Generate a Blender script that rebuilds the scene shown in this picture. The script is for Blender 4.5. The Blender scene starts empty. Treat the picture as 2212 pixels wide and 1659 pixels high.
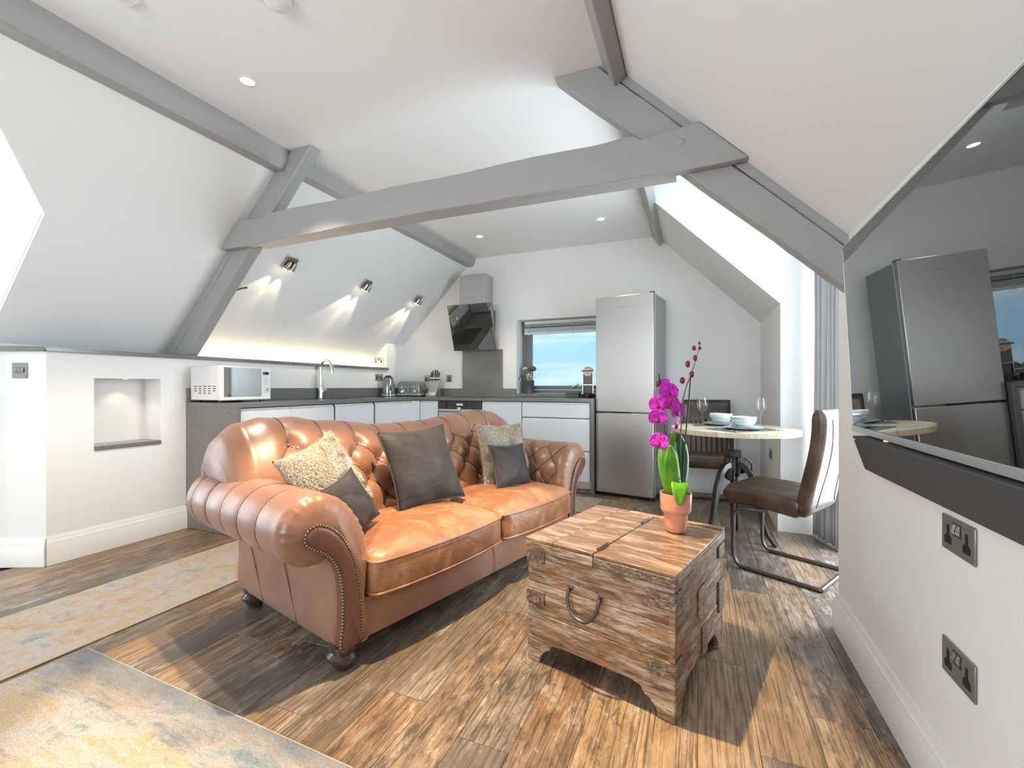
import bpy, bmesh, math, random
from mathutils import Vector, Matrix, noise
PI = math.pi
SC = bpy.context.scene
COL = SC.collection
random.seed(7)

# ------------------------------------------------------------------ camera
cam = bpy.data.cameras.new('camera')
cam.sensor_width = 36.0
cam.lens = 36.0 * 967.0 / 2212.0
cam.shift_y = (836.6 - 829.5) / 2212.0
cam.clip_start = 0.05
camo = bpy.data.objects.new('camera', cam)
COL.objects.link(camo)
camo.location = (0, 0, 1.12)
camo.rotation_euler = (PI / 2, 0, math.radians(22.4))
SC.camera = camo

# ------------------------------------------------------------------ world: pale blue sky with thin streaky cloud
world = bpy.data.worlds.new('sky')
SC.world = world
world.use_nodes = True
wn, wl = world.node_tree.nodes, world.node_tree.links
wn.clear()
w_out = wn.new('ShaderNodeOutputWorld'); w_bg = wn.new('ShaderNodeBackground')
w_tc = wn.new('ShaderNodeTexCoord'); w_map = wn.new('ShaderNodeMapping')
w_map.inputs['Scale'].default_value = (1.1, 1.1, 9.0)
w_map.inputs['Rotation'].default_value = (0.16, -0.16, 0.0)
w_no = wn.new('ShaderNodeTexNoise'); w_no.inputs['Scale'].default_value = 2.2
w_no.inputs['Detail'].default_value = 6; w_no.inputs['Roughness'].default_value = 0.55
w_r = wn.new('ShaderNodeValToRGB')
w_r.color_ramp.elements[0].position = 0.50; w_r.color_ramp.elements[0].color = (0.40, 0.70, 0.96, 1)
w_r.color_ramp.elements[1].position = 0.72; w_r.color_ramp.elements[1].color = (0.86, 0.95, 1.0, 1)
wl.new(w_tc.outputs['Generated'], w_map.inputs['Vector']); wl.new(w_map.outputs['Vector'], w_no.inputs['Vector'])
wl.new(w_no.outputs['Fac'], w_r.inputs['Fac']); wl.new(w_r.outputs['Color'], w_bg.inputs['Color'])
w_bg.inputs['Strength'].default_value = 0.80
wl.new(w_bg.outputs['Background'], w_out.inputs['Surface'])

# ------------------------------------------------------------------ daylight outside the dormers, plus added fill from behind the camera
def area(name, loc, rot, sx, sy, power, color):
    l = bpy.data.lights.new(name, 'AREA'); l.shape = 'RECTANGLE'; l.size = sx; l.size_y = sy
    l.energy = power; l.color = color
    o = bpy.data.objects.new(name, l); COL.objects.link(o)
    o.location = loc; o.rotation_euler = rot; o.visible_camera = True
    return o
area('daylight_dormer_right', (1.42, 3.25, 1.30), (0, PI / 2, 0), 2.3, 1.45, 125, (0.86, 0.93, 1.0))
area('daylight_dormer_left', (-5.05, 0.65, 1.25), (0, -PI / 2, 0), 2.1, 1.25, 42, (0.90, 0.95, 1.0))
area('added_rear_fill', (-1.55, -2.72, 1.45), (PI / 2, 0, 0), 1.9, 1.6, 62, (0.94, 0.97, 1.0))  # added for ambient light; no window is seen on this side

SC.cycles.transparent_max_bounces = 32
SC.cycles.max_bounces = 9
SC.cycles.caustics_reflective = False
SC.cycles.caustics_refractive = False
SC.view_settings.view_transform = 'Standard'
SC.view_settings.look = 'None'
SC.view_settings.gamma = 1.0
SC.view_settings.use_curve_mapping = False
SC.view_settings.exposure = 0.66

# ------------------------------------------------------------------ mesh helpers
class MB:
    def __init__(s): s.v = []; s.f = []; s.uv = None
    def add(s, vs, fs):
        b = len(s.v); s.v += [tuple(p) for p in vs]; s.f += [tuple(i + b for i in f) for f in fs]; return s
    def box(s, x0, x1, y0, y1, z0, z1, m=None):
        vs = [(x, y, z) for z in (z0, z1) for y in (y0, y1) for x in (x0, x1)]
        if m: vs = [m @ Vector(p) for p in vs]
        return s.add(vs, [(0, 2, 3, 1), (4, 5, 7, 6), (0, 1, 5, 4), (2, 6, 7, 3), (0, 4, 6, 2), (1, 3, 7, 5)])
    def prism(s, poly, ax, a, b, m=None):
        """poly of 2-tuples in the plane across axis ax ('x': (y,z); 'y': (x,z); 'z': (x,y)), extruded a..b"""
        def P(q, t): return {'x': (t, q[0], q[1]), 'y': (q[0], t, q[1]), 'z': (q[0], q[1], t)}[ax]
        n = len(poly); vs = [P(q, a) for q in poly] + [P(q, b) for q in poly]
        if m: vs = [m @ Vector(p) for p in vs]
        return s.add(vs, [tuple(range(n))[::-1], tuple(range(n, 2 * n))] + [(i, (i + 1) % n, (i + 1) % n + n, i + n) for i in range(n)])
    def grid(s, rows, cu=False, cv=False, cap=False):
        nr, nc = len(rows), len(rows[0]); vs = [p for r in rows for p in r]; fs = []
        for i in range(nr if cu else nr - 1):
            for j in range(nc if cv else nc - 1):
                fs.append((i * nc + j, i * nc + (j + 1) % nc, ((i + 1) % nr) * nc + (j + 1) % nc, ((i + 1) % nr) * nc + j))
        if cap: fs += [tuple(range(nc))[::-1], tuple((nr - 1) * nc + j for j in range(nc))]
        return s.add(vs, fs)
    def tube(s, pts, r, n=8, closed=False):
        pts = [Vector(p) for p in pts]; N = len(pts); rows = []
        rr = r if isinstance(r, (list, tuple)) else [r] * N
        prev = None
        for i, p in enumerate(pts):
            if closed: t = pts[(i + 1) % N] - pts[i - 1]
            else: t = pts[min(i + 1, N - 1)] - pts[max(i - 1, 0)]
            t.normalize()
            if prev is None:
                a = Vector((0, 0, 1)) if abs(t.z) < .9 else Vector((1, 0, 0))
                nx = t.cross(a).normalized()
            else:
                nx = (prev - t * prev.dot(t)).normalized()
            prev = nx; ny = t.cross(nx)
            rows.append([p + (nx * math.cos(k * 2 * PI / n) + ny * math.sin(k * 2 * PI / n)) * rr[i] for k in range(n)])
        return s.grid(rows, closed, True, not closed)
    def lathe(s, prof, n=24, c=(0, 0, 0), m=None, capped=True):
        rows = [[Vector((c[0] + r * math.cos(k * 2 * PI / n), c[1] + r * math.sin(k * 2 * PI / n), c[2] + z)) for k in range(n)] for r, z in prof]
        if m: rows = [[m @ p for p in row] for row in rows]
        return s.grid(rows, False, True, capped)
    def ball(s, c, r, n=8, k=5, sc=(1, 1, 1), m=None):
        rows = []
        for i in range(k + 1):
            a = -PI / 2 + PI * (i + .02) / (k + .04)
            rows.append([Vector((r * math.cos(a) * math.cos(j * 2 * PI / n) * sc[0], r * math.cos(a) * math.sin(j * 2 * PI / n) * sc[1], r * math.sin(a) * sc[2])) for j in range(n)])
        rows = [[(m @ p if m else p) + Vector(c) for p in row] for row in rows]
        return s.grid(rows, False, True, True)
    def build(s, name, mat, parent=None, smooth=35, bevel=0, seg=2, loc=None, rot=None, kind=None, label=None, sub=0):
        me = bpy.data.meshes.new(name); me.from_pydata(s.v, [], s.f)
        bm = bmesh.new(); bm.from_mesh(me); bmesh.ops.recalc_face_normals(bm, faces=bm.faces); bm.to_mesh(me); bm.free()
        o = bpy.data.objects.new(name, me); COL.objects.link(o)
        me.materials.append(mat)
        if smooth:
            for p in me.polygons: p.use_smooth = True
            me.set_sharp_from_angle(angle=math.radians(smooth))
        if bevel:
            b = o.modifiers.new('bevel', 'BEVEL'); b.width = bevel; b.segments = seg; b.limit_method = 'ANGLE'; b.angle_limit = math.radians(35)
            b.harden_normals = False
        if sub:
            d = o.modifiers.new('sub', 'SUBSURF'); d.levels = d.render_levels = sub
        if parent: o.parent = parent
        if loc: o.location = loc
        if rot: o.rotation_euler = rot
        if kind: o['kind'] = kind
        if label: o['label'] = label
        return o

def tag(o, label, cat, group=None):
    o['label'] = label; o['category'] = cat
    if group: o['group'] = group
    return o
def thing(name, label, cat, loc=(0, 0, 0), rz=0, group=None, rot=None):
    o = bpy.data.objects.new(name, None); COL.objects.link(o); o.empty_display_size = .05
    o.location = loc; o.rotation_euler = rot if rot else (0, 0, rz)
    return tag(o, label, cat, group)
def struct(mb, name, mat, label=None, **k):
    o = mb.build(name, mat, **k); o['kind'] = 'structure'
    if label: o['label'] = label
    return o
def dup(o, parent=None, loc=None, rz=None, label=None):
    c = o.copy(); COL.objects.link(c)
    if parent: c.parent = parent
    if loc is not None: c.location = loc
    if rz is not None: c.rotation_euler = (0, 0, rz)
    if label: c['label'] = label
    for ch in o.children: dup(ch, c)
    return c

def sp(path, n=5):
    """smooth 3-D path through the given points"""
    P = [Vector(p) for p in path]; k = len(P); out = []
    for i in range(k - 1):
        p0, p1, p2, p3 = P[max(i - 1, 0)], P[i], P[i + 1], P[min(i + 2, k - 1)]
        for j in range(n):
            t = j / n; out.append(.5 * ((2 * p1) + (p2 - p0) * t + (2 * p0 - 5 * p1 + 4 * p2 - p3) * t * t + (3 * p1 - p0 - 3 * p2 + p3) * t ** 3))
    return out + [P[-1]]
# ------------------------------------------------------------------ materials
def mk(name, color=(.8, .8, .8), rough=.5, metal=0., spec=.5, **k):
    m = bpy.data.materials.new(name); m.use_nodes = True
    b = m.node_tree.nodes['Principled BSDF']
    b.inputs['Base Color'].default_value = (*color, 1); b.inputs['Roughness'].default_value = rough
    b.inputs['Metallic'].default_value = metal; b.inputs['Specular IOR Level'].default_value = spec
    for a, v in k.items(): b.inputs[a.replace('_', ' ')].default_value = v
    return m
def N(m, t, **k):
    n = m.node_tree.nodes.new('ShaderNode' + t)
    for a, v in k.items():
        if a in n.inputs: n.inputs[a].default_value = v
        else: setattr(n, a, v)
    return n
def L(m, a, b): m.node_tree.links.new(a, b)
def BS(m): return m.node_tree.nodes['Principled BSDF']
def vec(m, space='Object', scale=(1, 1, 1), rot=(0, 0, 0), rnd=False):
    if space == 'World': src = N(m, 'NewGeometry').outputs['Position']
    else: src = N(m, 'TexCoord').outputs[space]
    mp = N(m, 'Mapping'); mp.inputs['Scale'].default_value = scale; mp.inputs['Rotation'].default_value = rot
    L(m, src, mp.inputs['Vector'])
    if rnd:
        oi = N(m, 'ObjectInfo'); mu = N(m, 'Math', operation='MULTIPLY'); mu.inputs[1].default_value = 37.
        L(m, oi.outputs['Random'], mu.inputs[0])
        ad = N(m, 'VectorMath', operation='ADD'); L(m, mp.outputs['Vector'], ad.inputs[0]); L(m, mu.outputs[0], ad.inputs[1])
        return ad.outputs[0]
    return mp.outputs['Vector']
def noi(m, v, scale, detail=4, rough=.55, dist=0):
    n = N(m, 'TexNoise'); n.inputs['Scale'].default_value = scale; n.inputs['Detail'].default_value = detail
    n.inputs['Roughness'].default_value = rough; n.inputs['Distortion'].default_value = dist
    L(m, v, n.inputs['Vector']); return n.outputs['Fac']
def ramp(m, fac, stops):
    r = N(m, 'ValToRGB'); e = r.color_ramp.elements
    while len(e) < len(stops): e.new(.5)
    for i, (p, c) in enumerate(stops):
        e[i].position = p; e[i].color = (*c, 1) if len(c) == 3 else c
    L(m, fac, r.inputs['Fac']); return r.outputs['Color']
def mix(m, fac, a, b, mode='MIX'):
    n = N(m, 'Mix', data_type='RGBA', blend_type=mode)
    for s, q in ((0, fac), (6, a), (7, b)):
        if isinstance(q, (int, float)): n.inputs[s].default_value = q
        elif isinstance(q, tuple): n.inputs[s].default_value = (*q, 1)
        else: L(m, q, n.inputs[s])
    return n.outputs[2]
def bump(m, h, strength=.3, dist=.01, base=None):
    b = N(m, 'Bump'); b.inputs['Strength'].default_value = strength; b.inputs['Distance'].default_value = dist
    L(m, h, b.inputs['Height'])
    if base: L(m, base, b.inputs['Normal'])
    L(m, b.outputs['Normal'], BS(m).inputs['Normal']); return b.outputs['Normal']
def setc(m, c): L(m, c, BS(m).inputs['Base Color'])
def setr(m, c): L(m, c, BS(m).inputs['Roughness'])

WALL = mk('wall_paint', (.84, .84, .82), .6, spec=.25)
bump(WALL, noi(WALL, vec(WALL, 'World'), 90, 2), .03, .002)
CEIL = mk('ceiling_paint', (.83, .845, .845), .6, spec=.25)
WOODW = mk('white_gloss_trim', (.84, .83, .80), .35)
BEAM = mk('grey_beam_paint', (.34, .342, .338), .33, spec=.45)
bv = vec(BEAM, 'World', (4, 4, 4)); bump(BEAM, noi(BEAM, bv, 14, 6, .6, .5), .28, .012)
STONE = mk('grey_quartz', (.15, .15, .145), .22, spec=.5)
sv_ = vec(STONE, 'World'); setc(STONE, ramp(STONE, noi(STONE, sv_, 420, 2, .7), [(.32, (.07, .07, .067)), (.5, (.175, .172, .163)), (.7, (.36, .35, .33))]))
GLOSSW = mk('white_gloss_lacquer', (.74, .76, .78), .07, spec=.6)
STEEL = mk('brushed_steel', (.56, .56, .545), .33, 1.0)
s1 = vec(STEEL, 'Object', (3, 3, 260)); setr(STEEL, ramp(STEEL, noi(STEEL, s1, 3, 3), [(.3, (.27,) * 3), (.7, (.4,) * 3)]))
STEELD = mk('dark_steel', (.28, .28, .27), .3, 1.0)
CHROME = mk('chrome', (.85, .85, .85), .08, 1.0)
NICKEL = mk('satin_nickel', (.52, .49, .44), .28, 1.0)
BRONZE = mk('black_nickel_plate', (.24, .24, .235), .38, .5)
BLACKG = mk('black_glass', (.012, .012, .013), .04, spec=.9)
BLACK = mk('black_plastic', (.015, .015, .016), .4)
DGREY = mk('dark_grey_plastic', (.06, .062, .066), .5)
WHITEP = mk('white_plastic', (.78, .77, .79), .3)
GREYM = mk('grey_enamel', (.30, .305, .31), .24, .7)
def glassy(name, tint, fres=.12, rough=.02, dark=0.):
    m = bpy.data.materials.new(name); m.use_nodes = True; m.node_tree.nodes.remove(BS(m))
    tr = N(m, 'BsdfTransparent'); tr.inputs['Color'].default_value = (*tint, 1)
    gl = N(m, 'BsdfGlossy'); gl.inputs['Roughness'].default_value = rough
    lw = N(m, 'LayerWeight'); lw.inputs['Blend'].default_value = .25
    pw = N(m, 'Math', operation='MULTIPLY_ADD'); pw.inputs[1].default_value = fres; pw.inputs[2].default_value = .03; L(m, lw.outputs['Facing'], pw.inputs[0])
    mx = N(m, 'MixShader'); L(m, pw.outputs[0], mx.inputs[0]); L(m, tr.outputs[0], mx.inputs[1]); L(m, gl.outputs[0], mx.inputs[2])
    L(m, mx.outputs[0], m.node_tree.nodes['Material Output'].inputs['Surface']); return m
PANE = glassy('window_glass', (.96, .98, .98), .25)
WINEG = glassy('wine_glass', (.985, .99, .99), .55)
def emit(name, c, s):
    m = bpy.data.materials.new(name); m.use_nodes = True; m.node_tree.nodes.remove(BS(m))
    e = N(m, 'Emission'); e.inputs['Color'].default_value = (*c, 1); e.inputs['Strength'].default_value = s
    L(m, e.outputs[0], m.node_tree.nodes['Material Output'].inputs['Surface']); return m
BULB = emit('lit_bulb', (1, .86, .62), 14)
LEDS = emit('lit_led_strip', (1, .80, .52), 9)

# floor boards: each board brings its own tone (object colour); weathering is in the material
FLOOR = mk('weathered_oak_board', (.3, .2, .1), .34, spec=.5)
oi = N(FLOOR, 'ObjectInfo')
fv = vec(FLOOR, 'World', (14, 1.5, 1), rnd=True); g1 = noi(FLOOR, fv, 2.2, 7, .62, .6)
fv2 = vec(FLOOR, 'World', (3.5, 1.3, 1), rnd=True); g2 = noi(FLOOR, fv2, 2.6, 5, .7, .3)
fv3 = vec(FLOOR, 'World', (48, 1.5, 1), rnd=True); g3 = noi(FLOOR, fv3, 2.5, 5, .7, .2)
c0 = mix(FLOOR, ramp(FLOOR, g1, [(.35, (0,) * 3), (.65, (1,) * 3)]), oi.outputs['Color'], (.055, .043, .035))
c1 = mix(FLOOR, ramp(FLOOR, g2, [(.48, (0,) * 3), (.68, (.85,) * 3)]), oi.outputs['Color'], c0)
c2 = mix(FLOOR, ramp(FLOOR, g2, [(.30, (.75,) * 3), (.46, (0,) * 3)]), c1, (.46, .40, .33))
c3 = mix(FLOOR, ramp(FLOOR, g3, [(.40, (.75,) * 3), (.54, (0,) * 3)]), c2, (.06, .045, .034), 'MIX')
fv4 = vec(FLOOR, 'World', (9, 3.2, 1), rnd=True); g4 = noi(FLOOR, fv4, 2.4, 9, .78, .4)
c4 = mix(FLOOR, ramp(FLOOR, g4, [(.40, (.85,) * 3), (.50, (0,) * 3)]), c3, (.050, .040, .033))
c5 = mix(FLOOR, ramp(FLOOR, g4, [(.56, (0,) * 3), (.66, (.65,) * 3)]), c4, (.47, .42, .35))
pb = N(FLOOR, 'Math', operation='GREATER_THAN'); pb.inputs[1].default_value = .45; L(FLOOR, oi.outputs['Random'], pb.inputs[0])
pm_ = N(FLOOR, 'Math', operation='MULTIPLY_ADD'); pm_.inputs[1].default_value = .55; pm_.inputs[2].default_value = .40; L(FLOOR, pb.outputs[0], pm_.inputs[0])
setc(FLOOR, mix(FLOOR, pm_.outputs[0], c3, c5)); bump(FLOOR, g3, .35, .002)
setr(FLOOR, ramp(FLOOR, g2, [(.3, (.42,) * 3), (.7, (.3,) * 3)]))
# ================================================================== the room
XL, XR, YF, YB, ZC = -3.77, .605, 5.19, -2.6, 2.79
def slL(x): return x + 5.47          # left roof slope
def slR(x): return 2.38 - x          # right roof slope
XCL, XCR = ZC - 5.47, 2.38 - ZC      # creases with the flat ceiling
# floor with single boards
fb = MB().box(-5.2, 1.3, YB, YF + .1, -.06, -.012)
floor = struct(fb, 'floor', mk('subfloor', (.03, .025, .02), .8), 'weathered wood-look floor of long narrow boards')
BW = .178
plank_mesh = {}
tones = [(.25, .15, .078), (.30, .185, .095), (.20, .145, .098), (.15, .118, .09), (.34, .22, .12), (.21, .16, .118), (.27, .18, .11)]
rp = random.Random(11)
nrow = int((.605 + .5 + 5.2) / BW)
for r in range(-29, 7):
    x0 = .003 + r * BW
    if x0 > 1.06: continue
    ya, yb = (YB, YF) 
    if x0 + BW < XL - .02: ya, yb = YB, 1.32
    if x0 > XR - .02: ya, yb = 2.5, 4.02
    y = ya - rp.uniform(0, 1.2)
    while y < yb - .02:
        y1 = min(y + 1.22, yb); y0 = max(y, ya)
        if y1 - y0 > .03:
            b = MB().box(x0 + .0006, x0 + BW - .0006, y0 + .0006, y1 - .0006, -.012, 0).build('plank', FLOOR, floor, smooth=0, bevel=.0012, seg=1)
            t = rp.choice(tones); k = rp.uniform(.85, 1.2)
            b.color = (t[0] * k, t[1] * k, t[2] * k, 1)
        y += 1.22

# back wall with the kitchen window opening
WX0, WX1, WZ0, WZ1 = -2.077, -.86, 1.0, 1.956
wb = MB()
def yq(pts): wb.prism(pts, 'y', YF, YF + .34)
yq([(-4.3, -.05), (WX0, -.05), (WX0, 2.95), (-2.6, 2.95), (-4.3, slL(-4.3) + .2)])
yq([(WX1, -.05), (1.2, -.05), (1.2, slR(1.2) + .2), (-.5, 2.95), (WX1, 2.95)])
yq([(WX0, WZ1), (WX1, WZ1), (WX1, 2.95), (WX0, 2.95)])
yq([(WX0, -.05), (WX1, -.05), (WX1, WZ0), (WX0, WZ0)])
struct(wb, 'wall_back', WALL, 'white end wall with the kitchen window')
# left low wall with lit niche, pier at the far end, and the splayed bit by the dormer
wl_ = MB(); T = XL - .3
NY0, NY1, NZ0, NZ1 = 1.723, 2.13, .72, 1.182
for y0, y1, z0, z1 in ((1.482, NY0, 0, 1.345), (NY1, 4.82, 0, 1.345), (NY0, NY1, 0, NZ0 - .03), (NY0, NY1, NZ1, 1.345), (4.82, YF, 0, slL(XL) + .1)):
    wl_.box(T, XL, y0, y1, z0, z1)
wl_.box(T, XL - .2, NY0, NY1, NZ0 - .03, NZ1)
wl_.prism([(XL, 1.482), (T, 1.482), (T, 1.34), (-4.045, 1.355)], 'z', 0, 1.345)
wl_.box(-4.16, -4.07, 1.34, YF, 1.30, 1.41)
struct(wl_, 'wall_left', WALL, 'white low wall under the left roof slope')
# left dormer: cheeks, gable wall with opening
DX = -4.85
wd = MB()
wd.prism([(-4.044, 0), (DX - .1, 0), (DX - .1, 2.2), (-3.32, 2.2 - .018), (-3.404, 2.096), (-4.125, 1.375), (-4.155, 1.34), (-4.044, 1.34)], 'y', 1.318, 1.42)
wd.prism([(-4.044, 0), (DX - .1, 0), (DX - .1, 2.2), (-3.32, 2.2 - .018), (-3.404, 2.096), (-4.125, 1.375), (-4.155, 1.34), (-4.044, 1.34)], 'y', -.12, -.016)
wd.box(DX - .1, DX, -.02, .05, 0, 2.1); wd.box(DX - .1, DX, 1.25, 1.322, 0, 2.1)
wd.prism([(-.02, 2.092), (.65, 2.79), (1.322, 2.092)], 'x', DX - .1, DX)
struct(wd, 'wall_dormer_left', WALL, 'white cheek walls of the left dormer')
wdr = MB()
for a, b in (((1.322, 2.092), (.65, 2.79)), ((-.02, 2.092), (.65, 2.79))):
    vs = [(DX - .1, a[0], a[1]), (-3.378, a[0], a[1]), (XCL, b[0], b[1]), (DX - .1, b[0], b[1])]
    vs += [(x, y, z + .1) for x, y, z in vs]
    wdr.add(vs, [(0, 1, 2, 3), (7, 6, 5, 4), (0, 4, 5, 1), (1, 5, 6, 2), (2, 6, 7, 3), (3, 7, 4, 0)])
struct(wdr, 'ceiling_dormer_left', CEIL, 'white pitched ceiling of the left dormer')
# low wall, left, behind the camera
wl2 = MB().box(T, XL, YB, -.12, 0, slL(XL)); struct(wl2, 'wall_left_near', WALL, 'white low wall left of the left dormer')
# ceiling: flat strip and two slopes
ce = MB().box(XCL - .02, XCR + .02, YB, YF + .02, ZC, ZC + .1)
struct(ce, 'ceiling', CEIL, 'flat white ceiling strip between the roof slopes')
def slab(mb, pts, nrm, t=.1):
    n = len(pts); vs = [Vector(p) for p in pts] + [Vector(p) + Vector(nrm) * t for p in pts]
    mb.add(vs, [tuple(range(n)), tuple(range(2 * n - 1, n - 1, -1))] + [(i, i + n, (i + 1) % n + n, (i + 1) % n) for i in range(n)])
cl = MB(); q = math.sqrt(.5)
def LS(z, y): return (z - 5.47, y, z)
for poly in ([LS(1.37, 1.322), LS(2.79, 1.322), LS(2.79, YF), LS(1.37, YF)], [LS(2.092, 1.322), LS(2.79, .65), LS(2.79, 1.322)],
             [LS(2.092, -.02), LS(2.79, -.02), LS(2.79, .65)], [LS(1.37, YB), LS(2.79, YB), LS(2.79, -.02), LS(1.37, -.02)]):
    slab(cl, poly, (-q, 0, q))
struct(cl, 'ceiling_slope_left', CEIL, 'white sloping ceiling on the left with a dormer opening')
cr = MB()
def RS(z, y): return (2.38 - z, y, z)
for y0, y1 in ((YB, 2.48), (4.03, YF)):
    slab(cr, [RS(1.765, y0), RS(2.79, y0), RS(2.79, y1), RS(1.765, y1)], (q, 0, q))
struct(cr, 'ceiling_slope_right', CEIL, 'white sloping ceiling on the right')
# right wall: television wall and the far low wall; dormer recess between
wr = MB(); wr.box(XR, XR + .15, YB, 2.48, 0, 1.775)
wr.box(XR, XR + .15, 4.03, YF, 0, 1.775)
struct(wr, 'wall_right', WALL, 'white low wall on the right, under the roof slope')
RX = 1.08
wdc = MB()
for y0, y1 in ((2.38, 2.483), (4.027, 4.13)):
    wdc.prism([(XR + .002, 0), (RX + .1, 0), (RX + .1, ZC), (XCR + .003, ZC), (XR + .002, 1.777)], 'y', y0, y1)
wdc.box(RX, RX + .1, 2.48, 2.56, 0, ZC); wdc.box(RX, RX + .1, 3.96, 4.03, 0, ZC); wdc.box(RX, RX + .1, 2.56, 3.96, 2.42, ZC)
struct(wdc, 'wall_dormer_right', WALL, 'white cheek walls of the right dormer recess')
struct(MB().box(XCR + .02, RX + .1, 2.38, 4.13, ZC, ZC + .1), 'ceiling_dormer_right', CEIL, 'flat white ceiling of the right dormer recess')
# wall behind the camera, with a wide opening added for the rear fill light
wf = MB()
wf.box(-5.2, -2.5, YB - .1, YB, 0, 2.9); wf.box(-.6, 1.3, YB - .1, YB, 0, 2.9); wf.box(-2.5, -.6, YB - .1, YB, 0, .65); wf.box(-2.5, -.6, YB - .1, YB, 2.25, 2.9)
struct(wf, 'wall_front', WALL, 'white wall behind the camera')

# baseboards
def bb_prof(h=.175):
    return [(0, 0), (.020, 0), (.020, h * .70), (.016, h * .74), (.016, h * .80), (.011, h * .84), (.009, h * .95), (.005, h), (0, h)]
def baseboard(name, segs, label=None):
    mb = MB()
    for (x0, y0), (x1, y1), e0, e1 in segs:       # wall runs p0->p1, room on the LEFT of travel; e: mitre run at each end
        d = Vector((x1 - x0, y1 - y0, 0)); ln = d.length; d /= ln; n = Vector((-d.y, d.x, 0))
        rows = []
        for p, e in ((Vector((x0, y0, 0)), -e0), (Vector((x1, y1, 0)), e1)):
            rows.append([p + n * (a + .0005) + d * (e * a) + Vector((0, 0, z + .0005)) for a, z in bb_prof()])
        mb.grid(rows, False, True, True)
    return struct(mb, name, WOODW, label)
baseboard('baseboard_left', [((-3.77, 2.33), (-3.77, 1.482), 0, .22), ((-3.77, 1.482), (-4.045, 1.355), .22, 0), ((-4.045, 1.3178), (DX, 1.3178), 0, 0)], 'white moulded skirting on the low left wall')
baseboard('baseboard_right', [((XR, YB), (XR, 2.48), 0, 1)], 'white moulded skirting under the television')
baseboard('baseboard_back', [((XR, YF), (-.36, YF), -1, 0), ((XR, 4.03), (XR, YF), 1, -1), ((1.06, 4.03), (XR, 4.03), 0, 1)], 'white moulded skirting by the dining corner')

# stone ledge on the left wall and in the niche
lg = MB().prism([(-3.745, 1.47), (-3.745, 4.835), (-4.075, 4.835), (-4.075, 1.60)], 'z', 1.345, 1.376)
struct(lg, 'trim_1', STONE, 'dark grey stone ledge capping the low left wall', bevel=.003)
struct(MB().prism([(-3.748, 1.466), (-4.073, 1.596), (-4.073, 1.345), (-4.04, 1.325)], 'z', 1.345, 1.376), 'trim_2', STONE, 'short dark stone ledge on the splayed wall by the left dormer', bevel=.003)
nl = struct(MB().box(XL - .198, XL + .012, NY0 + .001, NY1 - .001, NZ0 - .028, NZ0), 'trim_3', STONE, 'dark stone shelf in the small wall niche', bevel=.003)

# ------------------------------------------------------------------ roof timbers (grey paint)
rb = random.Random(3)
def timber(name, poly_a, poly_b, label, cat='beam', n=26, amp=.004, group=None):
    """solid timber lofted between two end polygons (same count), edges slightly wavy"""
    rows = []; k = len(poly_a)
    ph = [rb.uniform(0, 9) for _ in range(k)]
    for i in range(n + 1):
        t = i / n; row = []
        for j in range(k):
            p = Vector(poly_a[j]).lerp(Vector(poly_b[j]), t)
            w = amp * (math.sin(t * 13 + ph[j]) * .5 + noise.noise(Vector((t * 22 + ph[j] * 7, ph[j], 1))) * 1.1) * (1 if 0 < i < n else .2)
            c = sum((Vector(poly_a[m]).lerp(Vector(poly_b[m]), t) for m in range(k)), Vector()) / k
            row.append(p + (p - c).normalized() * w)
        rows.append(row)
    o = MB().grid(rows, False, True, True).build(name, BEAM, smooth=40, bevel=.006, seg=2)
    return tag(o, label, cat, group)
# purlins
def pur(xs, y): return [(x, y, z) for x, z in xs]
PL = [(-2.655, 2.795), (-2.665, 2.715), (-2.705, 2.655), (-2.80, 2.662), (-2.68, 2.795)]
timber('purlin_beam', pur(PL, YB), pur(PL, 2.325), 'long grey ceiling beam running from the top left corner to the left rafter', n=40)
PL2 = [(-2.650, 2.795), (-2.655, 2.745), (-2.69, 2.688), (-2.785, 2.69), (-2.68, 2.795)]
timber('purlin_beam', pur(PL2, 2.412), pur(PL2, YF), 'grey ceiling beam from the left rafter to the cooker hood wall', n=30)
PR = [(-.455, 2.80), (-.385, 2.655), (-.33, 2.70), (-.41, 2.80)]
timber('purlin_beam', pur(PR, YB), pur(PR, 2.325), 'grey ceiling beam coming down from the top edge to the right rafter', n=40)
PR2 = [(-.455, 2.80), (-.377, 2.675), (-.318, 2.728), (-.41, 2.80)]
timber('purlin_beam', pur(PR2, 2.415), pur(PR2, YF), 'short grey ceiling beam behind the collar beam, above the fridge', n=20)
# left rafter: board against the slope and the deeper timber in front of it
def zx(x, dz): return (x, dz)
lr = thing('rafter', 'grey sloping rafter on the left, rising from the stone ledge', 'beam', (0, 0, 0))
def part_timber(name, a, b, parent, **k):
    o = timber(name, a, b, '', **k); del o['label']; del o['category']; o.parent = parent; return o
y0, y1 = 2.32, 2.41
part_timber('main_timber', [(-3.944, y0, 1.377), (-3.775, y0, 1.377), (-3.775, y1, 1.377), (-3.944, y1, 1.377)],
            [(-2.64, y0, 2.79), (-2.445, y0, 2.79), (-2.445, y1, 2.79), (-2.64, y1, 2.79)], lr)
part_timber('side_board', [(-4.085, y0 + .006, 1.377), (-3.956, y0 + .006, 1.377), (-3.956, y1, 1.377), (-4.085, y1, 1.377)],
            [(-2.69, y0 + .006, 2.79), (-2.652, y0 + .006, 2.79), (-2.652, y1, 2.79), (-2.69, y1, 2.79)], lr, amp=.002)
rr_ = thing('rafter', 'grey sloping rafter on the right, running down to the television', 'beam', (0, 0, 0))
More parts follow.
